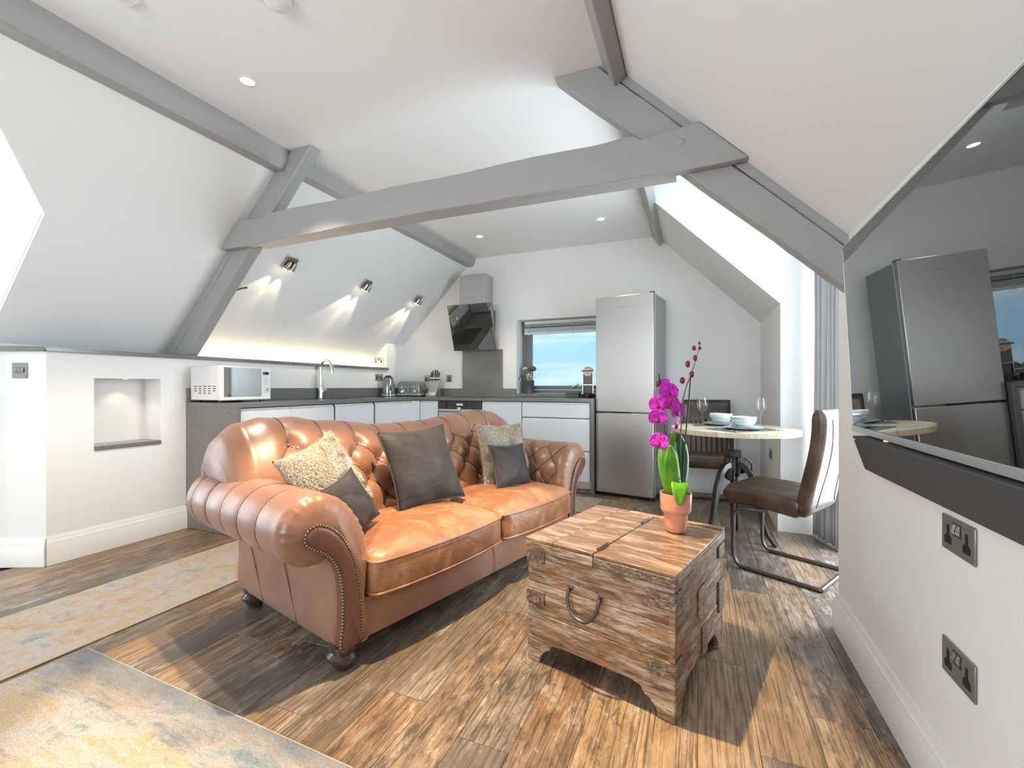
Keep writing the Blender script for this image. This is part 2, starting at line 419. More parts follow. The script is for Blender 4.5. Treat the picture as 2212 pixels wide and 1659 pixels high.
part_timber('main_timber', [(-.71, y0, 2.79), (-.475, y0, 2.79), (-.475, y1, 2.79), (-.71, y1, 2.79)],
            [(.72, y0, 1.43), (.72, y0, 1.595), (.72, y1, 1.595), (.72, y1, 1.43)], rr_)
part_timber('side_board', [(-.465, y0 + .01, 2.79), (-.405, y0 + .01, 2.79), (-.405, y1, 2.79), (-.465, y1, 2.79)],
            [(.72, y0 + .01, 1.603), (.72, y0 + .01, 1.665), (.72, y1, 1.665), (.72, y1, 1.603)], rr_, amp=.002)
# collar beam notched over the rafters
cpoly = [(-3.30, 2.152), (-3.09, 2.352), (-2.87, 2.318), (-2.81, 2.35)]
cpoly += [(-2.81 + (2.52) * t / 14, 2.35 + .012 * math.sin(t * 1.3) * .4 + .008 * t / 14) for t in range(1, 14)]
cpoly += [(-.29, 2.362), (-.252, 2.334), (-.007, 2.362), (.02, 2.357), (.216, 2.158), (.10, 2.150)]
cpoly += [(-.085 - (2.86) * t / 14, 2.146 + .018 * math.sin(PI * t / 14) + .003 * math.sin(t * 2.1)) for t in range(0, 15)]
co = MB().prism(cpoly, 'y', 2.262, 2.40)
# ends are halved over the rafters: the thick middle stops short of them, the front face carries on
cb = thing('collar_beam', 'horizontal grey collar beam spanning the room between the two rafters', 'beam', (0, 0, 0))
o = MB().prism(cpoly, 'y', 2.268, 2.318).build('front_face', BEAM, cb, smooth=30, bevel=.005)
zt, zb = 2.349, 2.153
o = MB().prism([(-2.96, 2.153), (-2.78, 2.34), (-2.2, 2.35), (-.27, 2.352), (-.09, 2.152), (-1.5, 2.164)], 'y', 2.316, 2.40).build('back_half', BEAM, cb, smooth=30, bevel=.004)
for x, z in ((-.068, 2.285), (-3.13, 2.255)):
    MB().ball((0, 0, 0), .016, 10, 6, (1.2, .45, 1)).build('bolt', BEAM, cb, loc=(x, 2.268, z))

# ------------------------------------------------------------------ kitchen window
FR = mk('grey_window_frame', (.19, .185, .18), .35)
w1 = bpy.data.objects.new('window_1', None); COL.objects.link(w1); w1['kind'] = 'structure'; w1['label'] = 'kitchen window with grey frame in a white reveal'
fy0, fy1 = 5.40, 5.46
fr = MB()
for a in ((WX0 + .003, WX0 + .055, 1.045, WZ1 - .003), (WX1 - .055, WX1 - .003, 1.045, WZ1 - .003), (WX0 + .055, WX1 - .055, 1.045, 1.085), (WX0 + .055, WX1 - .055, WZ1 - .045, WZ1 - .003)):
    fr.box(a[0], a[1], fy0, fy1, a[2], a[3])
fr.build('window_frame', FR, w1, bevel=.003)
ca = MB()
for a in ((WX0 + .058, WX0 + .125, 1.09, WZ1 - .05), (WX1 - .125, WX1 - .058, 1.09, WZ1 - .05), (WX0 + .125, WX1 - .125, 1.09, 1.14), (WX0 + .125, WX1 - .125, WZ1 - .10, WZ1 - .05)):
    ca.box(a[0], a[1], fy0 - .012, fy1 - .01, a[2], a[3])
ca.build('casement', FR, w1, bevel=.003)
MB().box(WX0 + .12, WX1 - .12, fy0 + .01, fy0 + .014, 1.135, WZ1 - .095).build('pane', PANE, w1, smooth=0)
MB().tube([(-1.40, 5.375, 1.118), (-1.40, 5.36, 1.118), (-1.40, 5.36, 1.125), (-1.35, 5.355, 1.15), (-1.32, 5.355, 1.162)], .008).build('window_handle', CHROME, w1)
MB().box(WX0 + .002, WX1 - .002, 5.165, 5.40, 1.003, 1.043).build('window_sill', STONE, w1, bevel=.003)
# venetian blind, raised
bl = thing('venetian_blind', 'white venetian blind drawn up at the top of the kitchen window', 'blind', (WX0 + .06, 5.33, 0))
wdt = WX1 - WX0 - .12
SLAT = mk('blind_slat', (.80, .84, .82), .35)
MB().box(0, wdt, -.02, .02, 1.915, 1.950).build('head_rail', SLAT, bl, bevel=.003)
MB().box(0, wdt, -.018, .018, 1.905, 1.911).build('top_slat', SLAT, bl)
MB().box(0, wdt, -.018, .018, 1.888, 1.893).build('top_slat', SLAT, bl)
for k in range(10):
    MB().box(0, wdt, -.019, .019, 1.815 + k * .005, 1.8178 + k * .005).build('slat', SLAT, bl, smooth=0)
MB().box(0, wdt, -.02, .02, 1.785, 1.812).build('bottom_rail', SLAT, bl, bevel=.004)
CORD = mk('blind_cord', (.75, .72, .62), .7)
for x in (.05, .30, .62, .95):
    MB().tube([(x, -.022, 1.915), (x + .004, -.023, 1.85), (x, -.022, 1.79)], .0025, 6).build('ladder_cord', CORD, bl)
    MB().tube([(x + .015, -.022, 1.80), (x + .02, -.03, 1.775), (x + .006, -.03, 1.77), (x + .002, -.022, 1.79)], .002, 6).build('cord_loop', CORD, bl)

# ------------------------------------------------------------------ right dormer glazed door and curtain
w2 = bpy.data.objects.new('window_2', None); COL.objects.link(w2); w2['kind'] = 'structure'; w2['label'] = 'tall glazed balcony door in the right dormer'
gf = MB()
for a in ((2.56, 2.62, .003, 2.42), (3.90, 3.96, .003, 2.42), (3.23, 3.29, .06, 2.36), (2.62, 3.90, 2.36, 2.42), (2.62, 3.90, .003, .06)):
    gf.box(RX + .02, RX + .08, a[0], a[1], a[2], a[3])
gf.build('door_frame', mk('white_frame', (.7, .72, .74), .35), w2, bevel=.003)
for y0_, y1_ in ((2.62, 3.23), (3.29, 3.90)):
    MB().box(RX + .045, RX + .05, y0_, y1_, .06, 2.36).build('pane', PANE, w2, smooth=0)
w3 = bpy.data.objects.new('window_3', None); COL.objects.link(w3); w3['kind'] = 'structure'; w3['label'] = 'window of the left dormer'
gf = MB()
for a in ((.05, .11, .003, 2.09), (1.19, 1.25, .003, 2.09), (.62, .68, .06, 2.03), (.11, 1.19, 2.03, 2.09), (.11, 1.19, .003, .06)):
    gf.box(DX - .08, DX - .02, a[0], a[1], a[2], a[3])
gf.build('window_frame', mk('white_frame_paint', (.7, .72, .74), .35), w3, bevel=.003)
for y0_, y1_ in ((.11, .62), (.68, 1.19)):
    MB().box(DX - .055, DX - .05, y0_, y1_, .06, 2.03).build('pane', PANE, w3, smooth=0)
CURT = mk('curtain_cloth', (.46, .46, .47), .85, spec=.15)
bump(CURT, noi(CURT, vec(CURT, 'Object', (300, 300, 300)), 3, 2), .15, .001)
rows = []
for i in range(15):
    z = .012 + (2.48 - .012) * i / 14
    row = []
    for j in range(121):
        t = j / 120
        ph = t * 2 * PI * 6.5
        w = .030 * math.sin(ph) * (1 - .25 * z / 2.5) + .008 * math.sin(ph * 2.3 + z)
        bx, by = .835 + .10 * t, 3.995 - .36 * t
        n = Vector((-.36, -.10, 0)).normalized()
        row.append((bx + n.x * w, by + n.y * w, z))
    rows.append(row)
cu = MB().grid(rows).build('curtain', CURT, smooth=80)
so = cu.modifiers.new('thick', 'SOLIDIFY'); so.thickness = .003
tag(cu, 'light grey floor-length curtain gathered at the bright right dormer door', 'curtain')
tag(MB().tube([(.90, 2.5, 2.5), (.90, 4.02, 2.5)], .012, 10).build('curtain_pole', STEELD), 'thin metal curtain pole in the right dormer', 'curtain pole')
# ================================================================== kitchen
ZW = 1.0; XF = -3.19; YK = 4.62          # worktop height, left-run front, back-run front
def cabinet(name, label, x0, x1, y0, y1, fronts, facing, group='white gloss kitchen units', top=.963):
    """carcass box plus gloss fronts; facing 'x' (left run, front at x1) or 'y' (back run, front at y0)"""
    t = thing(name, label, 'cabinet', ((x0 + x1) / 2, (y0 + y1) / 2, 0), 0, group)
    cx, cy = (x0 + x1) / 2, (y0 + y1) / 2
    CARC = GLOSSW
    if facing == 'x': MB().box(x0 - cx, x1 - .022 - cx, y0 + .001 - cy, y1 - .001 - cy, .13, top).build('carcass', DGREY, t)
    else: MB().box(x0 + .001 - cx, x1 - .001 - cx, y0 + .022 - cy, y1 - cy, .13, top).build('carcass', DGREY, t)
    for (a, b, z0, z1, kind) in fronts:
        m = MB(); h = z1 - .026
        if facing == 'x':
            pr = [(x1 - .020, z0), (x1, z0), (x1, h), (x1 - .004, h + .006), (x1 - .013, h + .010), (x1 - .013, z1 - .002), (x1 - .020, z1 - .002)]
            m.prism([(p - cx, q) for p, q in pr], 'y', a + .002 - cy, b - .002 - cy)
        else:
            pr = [(y0 + .020, z0), (y0, z0), (y0, h), (y0 + .004, h + .006), (y0 + .013, h + .010), (y0 + .013, z1 - .002), (y0 + .020, z1 - .002)]
            m.prism([(p - cy, q) for p, q in pr], 'x', a + .002 - cx, b - .002 - cx)
        m.build(kind, GLOSSW, t, smooth=20, bevel=.0015)
    return t
cabinet('base_cabinet', 'white gloss two-door base unit under the microwave', -3.765, XF, 2.345, 3.30, [(2.35, 2.811, .13, .958, 'door'), (2.811, 3.295, .13, .958, 'door')], 'x')
cabinet('base_cabinet', 'white gloss base unit under the kitchen tap', -3.765, XF, 3.30, 3.885, [(3.315, 3.865, .13, .958, 'door')], 'x', top=.755)
cabinet('base_cabinet', 'white gloss base unit in the corner under the kettle', -3.765, XF, 3.885, 4.61, [(3.89, 4.56, .13, .958, 'door')], 'x')
cabinet('base_cabinet', 'narrow white gloss base unit between the corner and the oven', XF + .072, -2.862, YK, 5.185, [(XF + .074, -2.866, .13, .958, 'door')], 'y')
cp = thing('corner_post', 'pale filler strip in the inside corner of the kitchen units', 'filler panel', (XF, YK, 0))
MB().box(-.018, -.002, -.058, .0, .13, .956).build('side_strip', GLOSSW, cp); MB().box(-.002, .066, .0, .018, .13, .956).build('front_strip', GLOSSW, cp)
cabinet('base_cabinet', 'white gloss base unit between the oven and the drawers', -2.28, -1.79, YK, 5.185, [(-2.278, -1.792, .13, .958, 'door')], 'y')
cabinet('drawer_unit', 'white gloss unit of three wide drawers beside the fridge', -1.788, -1.02, YK, 5.185,
        [(-1.786, -1.024, .795, .958, 'drawer'), (-1.786, -1.024, .452, .788, 'drawer'), (-1.786, -1.024, .13, .445, 'drawer')], 'y')
# mirror plinths
MIRR = mk('mirror_plinth', (.75, .73, .70), .06, 1.0)
tag(MB().box(-3.70, XF - .04, 2.35, 4.60, .002, .128).build('plinth', MIRR), 'mirror-finish kick plinth under the left cabinet run', 'plinth')
tag(MB().box(XF - .03, -1.022, YK + .03, 4.70, .002, .128).build('plinth', MIRR), 'mirror-finish kick plinth under the drawers and oven', 'plinth')
# worktop with undermount sink opening: one continuous L
wt = thing('worktop', 'grey quartz L-shaped worktop with upstand and end panels', 'worktop', (-3.19, 4.62, 0)); ox, oy = -3.19, 4.62
SY0, SY1, SX0, SX1 = 3.33, 3.86, -3.66, -3.30
m = MB()
x0, x1, y0, y1 = -3.768, XF + .014, 2.311, YF - .002
for a in ((x0, x1, y0, SY0), (x0, SX0, SY0, SY1), (SX1, x1, SY0, SY1), (x0, x1, SY1, y1)):
    m.box(a[0] - ox, a[1] - ox, a[2] - oy, a[3] - oy, .965, ZW)
m.box(x1 - ox, -.985 - ox, YK - .014 - oy, YF - .002 - oy, .965, ZW)
m.build('slab', STONE, wt)
m = MB().box(x0 - ox, x1 - ox, 2.311 - oy, 2.343 - oy, .002, .965); m.build('end_panel', STONE, wt, bevel=.002)
m = MB().box(-1.018 - ox, -.986 - ox, YK - .014 - oy, YF - .002 - oy, .002, .965); m.build('end_panel', STONE, wt, bevel=.002)
m = MB().box(x0 - ox, x0 + .02 - ox, 2.311 - oy, YF - .024 - oy, ZW, 1.112); m.build('upstand', STONE, wt, bevel=.002)
m = MB().box(x0 - ox, -2.83 - ox, YF - .022 - oy, YF - .002 - oy, ZW, 1.105); m.build('upstand', STONE, wt, bevel=.002)
m = MB().box(-2.262 - ox, WX0 - ox, YF - .022 - oy, YF - .002 - oy, ZW, 1.105); m.build('upstand', STONE, wt, bevel=.002)
tag(MB().box(-2.83, -2.262, YF - .024, YF - .002, ZW + .001, 1.60).build('splashback', STONE, bevel=.002), 'tall grey quartz splashback below the cooker hood', 'splashback')
# sink
sk = thing('kitchen_sink', 'steel sink bowl set into the left worktop behind the tap', 'sink', ((SX0 + SX1) / 2, (SY0 + SY1) / 2, .965))
m = MB(); a, b = (SX1 - SX0) / 2 - .004, (SY1 - SY0) / 2 - .004
m.box(-a, a, -b, b, -.2, -.195); m.box(-a, -a + .004, -b, b, -.195, .0); m.box(a - .004, a, -b, b, -.195, 0); m.box(-a, a, -b, -b + .004, -.195, 0); m.box(-a, a, b - .004, b, -.195, 0)
m.build('bowl', STEEL, sk); MB().lathe([(.0, .0), (.04, 0), (.04, .004), (.0, .004)], 20, (0, 0, -.195)).build('drain', CHROME, sk)
# tap
tp = thing('kitchen_tap', 'tall chrome gooseneck tap with a side lever', 'tap', (-3.70, 3.63, ZW))
MB().lathe([(.027, 0), (.027, .006), (.024, .01), (.022, .13), (.018, .145)], 20).build('base', CHROME, tp)
pts = [(0, 0, .14), (0, 0, .33)] + [(.075 - .075 * math.cos(a_), 0, .33 + .075 * math.sin(a_)) for a_ in [i * PI / 10 for i in range(1, 10)]] + [(.155, 0, .30), (.162, 0, .26)]
MB().tube(pts, [.016] * (len(pts) - 2) + [.017, .015], 14).build('spout', CHROME, tp)
MB().tube([(0, .02, .085), (0, .07, .085)], .022, 14).build('lever_hub', CHROME, tp)
MB().tube([(0, .055, .10), (.0, .045, .17), (0, .035, .215)], [.006, .006, .005], 8).build('lever', CHROME, tp)
# oven
ov = thing('built_in_oven', 'black and steel built-in oven under the worktop', 'oven', (-2.571, YK, 0))
MB().box(-.288, .288, .022, .56, .13, .963).build('body', DGREY, ov)
MB().box(-.284, .284, 0, .022, .868, .958).build('control_panel', BLACKG, ov, bevel=.002)
MB().box(-.284, .284, 0, .022, .835, .864).build('trim_strip', STEEL, ov, bevel=.001)
dr = MB().box(-.284, .284, 0, .022, .30, .828).build('door', STEEL, ov, bevel=.002)
MB().box(-.22, .22, -.002, 0, .37, .70).build('door_glass', BLACKG, dr)
MB().tube([(-.24, 0, .775), (-.24, -.04, .775), (.24, -.04, .775), (.24, 0, .775)], .009, 10).build('handle', STEEL, dr)
MB().lathe([(.0, .022), (.022, .02), (.024, 0)], 20, m=Matrix.Translation((0, 0, .868)) @ Matrix.Rotation(PI / 2, 4, 'X')).build('knob', CHROME, ov)
MB().box(-.04, .045, -.001, .001, .905, .93).build('display', emit('oven_display', (.55, .62, .66), .55), ov)
for k in (-.14, -.115, -.09, .10, .125, .15): MB().box(k - .004, k + .004, -.0008, .001, .879, .883).build('touch_mark', mk('touch_mark_grey', (.5, .5, .5), .4), ov)
MB().box(-.284, .284, 0, .022, .13, .29).build('drawer_front', GLOSSW, ov)
# hob
hb = thing('induction_hob', 'flush black glass induction hob below the cooker hood', 'hob', (-2.30, 4.87, ZW + .0005))
MB().box(-.39, .39, -.24, .24, 0, .005).build('glass', BLACKG, hb, bevel=.0015)
RING = mk('hob_marking', (.45, .45, .45), .4)
for hx, hy, r in ((-.22, .09, .09), (.2, .08, .11), (-.2, -.11, .07), (.2, -.13, .07)):
    mm = MB(); rows = [[(hx + rr2 * math.cos(k * PI / 16), hy + rr2 * math.sin(k * PI / 16), .0053) for k in range(32)] for rr2 in (r, r + .003)]
    mm.grid(rows, False, True); mm.build('ring_mark', RING, hb)
# cooker hood
hd = thing('cooker_hood', 'angled dark glass cooker hood with steel chimney on the back wall', 'cooker hood', (-2.575, YF - .003, 0))
ch = MB().box(-.175, .175, -.245, 0, 1.95, 2.52).build('chimney', STEEL, hd, bevel=.002)
MB().box(-.1752, .1752, -.2452, 0, 2.235, 2.238).build('seam', STEELD, ch)
g = MB(); tl, bl_ = (-.34, 2.135), (-.19, 1.585)
yt, yb_ = -.345, -.165
def slabh(m, x0, x1, d0, d1):
    vs = [(x0, yb_ - d0, bl_[1]), (x1, yb_ - d0, bl_[1]), (x1, yt - d0, tl[1]), (x0, yt - d0, tl[1])]
    vs += [(x, y + d1, z + d1 * .3) for x, y, z in vs]
    m.add(vs, [(0, 1, 2, 3), (7, 6, 5, 4), (0, 4, 5, 1), (1, 5, 6, 2), (2, 6, 7, 3), (3, 7, 4, 0)])
HOODG = mk('hood_glass', (.02, .018, .016), .03, spec=1.0, Coat_Weight=1.0, Coat_IOR=2.2, Coat_Roughness=.02)
slabh(g, -.297, .297, 0, .012); g.build('glass_panel', HOODG, hd, bevel=.002)
g2_ = MB(); slabh(g2_, -.285, .285, -.013, .05); g2_.build('filter_body', STEELD, hd)
MB().prism([(-.30, 2.09), (-.0, 2.09), (0, 1.75), (-.12, 1.62), (-.15, 1.62)], 'x', -.21, .21).build('motor_box', STEELD, hd)
# spotlights fixed to the left slope, above the ledge
def slope_frame(x, y):       # matrix: local z = into the room (normal of the left slope), local x = along Y, local y = down the slope
    n = Vector((q, 0, -q)); dn = Vector((-q, 0, -q)); al = Vector((0, 1, 0))
    M_ = Matrix((al, dn, n)).transposed().to_4x4(); M_.translation = Vector((x, y, slL(x))); return M_
def spot_light(name, loc, target, power, size, blend, color, parent=None, rad=.03):
    l = bpy.data.lights.new(name, 'SPOT'); l.energy = power; l.spot_size = size; l.spot_blend = blend; l.color = color; l.shadow_soft_size = rad
    o = bpy.data.objects.new(name, l); COL.objects.link(o); o.location = loc
    d = Vector(target) - Vector(loc); o.rotation_euler = d.to_track_quat('-Z', 'Y').to_euler()
    if parent:
        o.parent = parent; bpy.context.view_layer.update(); o.matrix_parent_inverse = parent.matrix_world.inverted()
    return o
for k, (x, y, lab) in enumerate(((-3.262, 2.853, 'twin steel spotlight on the left slope, nearest the rafter'), (-3.25, 3.806, 'twin steel spotlight on the left slope, in the middle of the three'), (-3.237, 4.743, 'twin steel spotlight on the left slope, nearest the cooker hood'))):
    t = thing('wall_spotlight', lab, 'spotlight', group='twin spotlights on the left slope')
    t.matrix_world = slope_frame(x, y)
    MB().box(-.055, .055, -.055, .055, 0.001, .022).build('mounting_plate', NICKEL, t, bevel=.004)
    for j, (sx, dx, dy) in enumerate(((-.026, -.28, .9), (.026, -.05, 1.0))):
        ax = Vector((dx, dy, .18)).normalized(); s_ = Vector((sx, .0, .042))
        mm = MB(); mm.tube([s_ - ax * .02, s_ + ax * .005, s_ + ax * .055], [.014, .019, .021], 12)
        hd_ = mm.build('lamp_head', NICKEL, t)
        MB().tube([s_ + ax * .0552, s_ + ax * .0565], .0165, 12).build('bulb', BULB, hd_)
        w0 = t.matrix_world @ (s_ + ax * .07); w1_ = t.matrix_world @ (s_ + ax * .6 - Vector((0, 0, .10)))
        spot_light('spot_lamp', w0, w1_, 9 if k else 5, .8, .5, (1, .83, .58), rad=.012)
# LED strip along the back of the ledge
led = tag(MB().box(-4.068, -4.056, 2.45, 4.80, 1.377, 1.383).build('led_strip', LEDS), 'warm LED strip along the back of the stone ledge', 'strip light')
al = area('led_strip_light', (-4.03, 3.62, 1.387), (PI, 0, 0), .02, 2.35, 6, (1, .80, .52))
al.parent = led
# ceiling downlights
def downlight(x, y, z, lab, power, col=(1, .80, .55), size=1.5, blend=.5, r=.045, tgt=None, rad=.03):
    t = thing('ceiling_downlight', lab, 'downlight', (x, y, z), group='recessed downlights')
    MB().lathe([(r * .8, 0), (r, 0), (r, -.003), (r * .8, -.005)], 24, capped=False).build('bezel', WHITEP, t)
    MB().lathe([(0, -.001), (r * .8, -.001), (r * .8, -.0022), (0, -.0022)], 24).build('bulb', BULB, t)
    spot_light('downlight_lamp', (x, y, z - .012), tgt or (x, y, 0), power, size, blend, col, t, rad)
    return t
downlight(-2.263, 1.707, ZC, 'lit ceiling downlight above the left end of the sofa', 130, (1, .86, .68), size=1.6, blend=.3)
downlight(-.93, 1.60, ZC, 'lit ceiling downlight at the top edge of the picture', 370, (1, .76, .48), size=1.0, blend=.25)
downlight(-2.22, 4.44, ZC, 'lit ceiling downlight in front of the cooker hood', 26)
downlight(-.88, 4.44, ZC, 'lit ceiling downlight above the fridge', 26)
downlight(-1.6, -.9, ZC, 'added ceiling downlight, unseen behind the camera', 25)  # added unseen lamp that lifts the ambient light at the camera end
# smoke alarm partly in view at the top
sm = thing('smoke_alarm', 'round white smoke alarm on the ceiling at the top edge', 'alarm', (-1.66, 1.39, ZC - .0005))
MB().lathe([(.055, 0), (.055, -.012), (.05, -.03), (.036, -.038), (.0, -.04)], 32).build('body', WHITEP, sm)
MB().lathe([(.0, -.040), (.012, -.040), (.012, -.043), (.0, -.043)], 16).build('test_button', WHITEP, sm)
sm2 = thing('ceiling_sensor', 'small square white sensor on the ceiling at the top edge, left of the smoke alarm', 'sensor', (-2.25, 1.13, ZC - .0005))
MB().box(-.04, .04, -.04, .04, -.02, 0).build('body', WHITEP, sm2, bevel=.004); MB().ball((0, 0, -.02), .012, 10, 6, (1, 1, .5)).build('lens', WHITEP, sm2)
# niche downlight
nd = thing('niche_downlight', 'tiny lit downlight in the top of the wall niche', 'downlight', (-3.86, 1.95, NZ1 - .0005))
MB().lathe([(.016, 0), (.02, 0), (.02, -.003), (.016, -.003)], 16, capped=False).build('bezel', WHITEP, nd)
MB().lathe([(0, 0), (.016, 0), (.016, -.002), (0, -.002)], 16).build('bulb', emit('niche_bulb', (1, .85, .6), 7), nd)
spot_light('niche_lamp', (-3.86, 1.95, NZ1 - .01), (-3.86, 1.95, 0), .9, 1.9, .6, (1, .85, .62), nd, .01)
# ================================================================== appliances and small kitchen things
# fridge-freezer, standing slightly askew
fa = math.atan2(4.557 - 4.661, -.386 + .974)
fg = thing('fridge_freezer', 'tall brushed steel fridge freezer at the end of the worktop', 'fridge', (-.974, 4.661, 0), fa)
FW = .597
FSIDE = mk('fridge_side', (.33, .34, .34), .35, .6)
MB().box(0.004, FW - .004, .055, .50, .045, 2.045).build('body', FSIDE, fg, bevel=.003)
MB().box(.01, FW - .01, .06, .49, .003, .045).build('plinth', BLACK, fg)
for z0, z1, nm in ((.868, 2.05, 'upper_door'), (.035, .856, 'lower_door')):
    d = MB().box(0, FW, 0, .05, z0, z1).build(nm, STEEL, fg, bevel=.006)
    MB().box(FW - .016, FW + .001, .0505, .056, z0, z1).build('seal', mk('pale_door_seal', (.6, .62, .62), .4), d)
MB().box(.05, .36, .012, .048, .8565, .8675).build('recess_shadow_grip', BLACK, fg)
MB().box(FW - .05, FW - .005, .03, .075, 2.05, 2.066).build('hinge_cover', DGREY, fg, bevel=.003)
MB().box(.24, .34, -.0006, .001, 1.93, 1.94).build('badge', NICKEL, fg)
for x in (.04, FW - .04): MB().lathe([(.0, 0), (.016, 0), (.016, .034), (.0, .034)], 12, (x, .03, 0)).build('foot', BLACK, fg)

# microwave
mw = thing('microwave', 'white microwave oven on the left end of the worktop', 'microwave', (-3.74, 2.33, ZW))
MB().box(0, .33, 0, .44, .018, .288).build('casing', WHITEP, mw, bevel=.006)
fp = MB().box(.331, .352, -.004, .444, .016, .290).build('front_frame', WHITEP, mw, bevel=.008)
MIRG = mk('mirror_door_glass', (.36, .38, .38), .04, .9)
dm = MB().box(.352, .3535, .028, .352, .045, .276).build('door_glass', MIRG, mw)
hp = [(.3536, .028), (.3545, .028)]
MB().prism([(.030, .046), (.055, .046), (.064, .10), (.066, .16), (.062, .22), (.055, .275), (.030, .275)], 'x', .3534, .3546).build('door_edge_panel', mk('grey_green_panel', (.16, .18, .17), .3), dm)
dsp = MB().box(.352, .3535, .366, .418, .226, .250).build('display', BLACKG, mw)
kb = MB().lathe([(0, .014), (.016, .014), (.02, .0)], 20, m=Matrix.Translation((.352, .392, .10)) @ Matrix.Rotation(PI / 2, 4, 'Y')).build('dial', CHROME, mw)
for i in range(5): MB().box(.352, .3528, .368, .416, .145 + i * .013, .148 + i * .013).build('button_row', mk('grey_print', (.35, .36, .38), .5), mw)
for i in range(5):
    for j in range(4):
        if j == 3 and i in (0, 4): continue
        MB().box(.045 + i * .055, .075 + i * .055, -.001, .002, .125 - j * .018, .131 - j * .018).build('vent_slot', BLACK, mw, smooth=0)
for x, y in ((.04, .04), (.04, .40), (.29, .04), (.29, .40)): MB().lathe([(.016, 0), (.018, .02)], 10, (x, y, 0.0005)).build('foot', BLACK, mw)
# tray / rack glimpsed under the microwave front
# kettle
kt = thing('electric_kettle', 'grey metallic jug kettle in the corner of the worktop', 'kettle', (-3.62, 4.66, ZW + .0005), math.radians(-40))
MB().lathe([(.088, 0), (.092, .008), (.092, .026), (.084, .032)], 32).build('power_base', CHROME, kt)
MB().lathe([(.080, .033), (.082, .045), (.074, .14), (.062, .235), (.058, .24)], 32).build('jug', GREYM, kt)
MB().lathe([(.058, .241), (.05, .250), (.034, .252), (.034, .268), (.0, .270)], 28).build('lid', BLACK, kt)
MB().tube(sp([(.06, 0, .22), (.10, 0, .225), (.125, 0, .205), (.128, 0, .15), (.11, 0, .10), (.078, 0, .07)]), .009, 10).build('handle', CHROME, kt)
MB().prism([(-.055, .225), (-.088, .232), (-.06, .19)], 'y', -.016, .016).build('spout', GREYM, kt, bevel=.004)
# toaster
ts = thing('toaster', 'grey four-slice toaster with two dials beside the kettle', 'toaster', (-3.42, 4.90, ZW + .0005), math.radians(8))
pr = [(-.155, .03), (-.150, .10), (-.143, .165), (-.132, .186), (-.115, .196), (.115, .196), (.132, .186), (.143, .165), (.150, .10), (.155, .03)]
MB().prism(pr, 'y', -.12, .12).build('body', GREYM, ts, bevel=.01, seg=3)
MB().box(-.165, .165, -.128, .128, .016, .034).build('chrome_skirt', CHROME, ts, bevel=.006)
for x in (-.12, .12):
    for y in (-.09, .09): MB().lathe([(.014, 0), (.014, .017)], 10, (x, y, 0)).build('foot', BLACK, ts)
fp = MB().box(-.118, .118, -.1245, -.12, .045, .178).build('control_panel', mk('pale_grey_panel', (.30, .31, .33), .3, .5), ts, bevel=.002)
for x in (-.028, .028):
    sl = MB().box(x - .004, x + .004, -.1255, -.123, .06, .165).build('lever_slot', BLACK, ts)
    MB().box(x - .012, x + .012, -.142, -.1255, .118, .128).build('lever', CHROME, sl, bevel=.003)
for x in (-.082, .082):
    k = MB().lathe([(.0, .014), (.02, .014), (.024, 0)], 20, m=Matrix.Translation((x, -.1245, .07)) @ Matrix.Rotation(PI / 2, 4, 'X')).build('dial', CHROME, ts)
    MB().box(x - .003, x + .003, -.1395, -.1385, .054, .086).build('pointer', BLACK, k)
    MB().lathe([(.0, .008), (.012, .008), (.013, 0)], 16, m=Matrix.Translation((x, -.1245, .122)) @ Matrix.Rotation(PI / 2, 4, 'X')).build('button', CHROME, ts)
for y in (-.075, -.03, .03, .075): MB().box(-.11, .11, y - .012, y + .012, .1955, .1968).build('bread_slot', BLACK, ts)
# knife block and its knives
kn = thing('knife_block', 'curved steel knife block on the worktop beside the toaster', 'knife block', (-3.15, 4.98, ZW + .0005), 0)
pts = [(-.075, .0), (-.072, .012), (-.05, .05), (-.03, .09), (-.015, .13), (.0, .175), (.012, .215), (.05, .205), (.06, .12), (.06, 0)]
MB().prism(pts, 'x', -.068, .068).build('body', STEEL, kn, bevel=.003)
ft = MB().prism([(-.080, .0), (-.076, .012), (-.052, .052), (-.056, .054), (-.084, .014)], 'x', -.068, .068).build('curved_foot', CHROME, kn)
MB().box(-.073, .073, -.002, .052, .2155, .2265).build('slotted_rim', BLACK, kn, bevel=.002, rot=(0, 0, 0))
KNH = mk('knife_handle', (.045, .04, .037), .35)
for i, (x, h, a) in enumerate(((-.056, .075, -.05), (-.032, .095, -.03), (0, .105, 0), (.028, .1, .02), (.054, .075, .06))):
    t = thing('kitchen_knife', ['black-handled knife at the left end of the knife block', 'black-handled knife second from the left in the knife block', 'tallest black-handled knife in the middle of the knife block', 'black-handled knife second from the right in the knife block', 'black-handled knife at the right end of the knife block'][i], 'knife', (-3.15 + x, 4.98 + .025, ZW + .2275), group='knives in the block', rot=(-.18, a, 0))
    MB().box(-.009, .009, -.005, .005, 0.0, .022).build('bolster', CHROME, t, bevel=.002)
    MB().tube([(0, 0, .022), (0, 0, .05), (0, 0, h), (0, -.002, h + .018)], [.009, .011, .010, .007], 8).build('handle', KNH, t)
    MB().lathe([(.0065, 0), (.0065, .005)], 8, (0, -.002, h + .018)).build('pommel', CHROME, t)
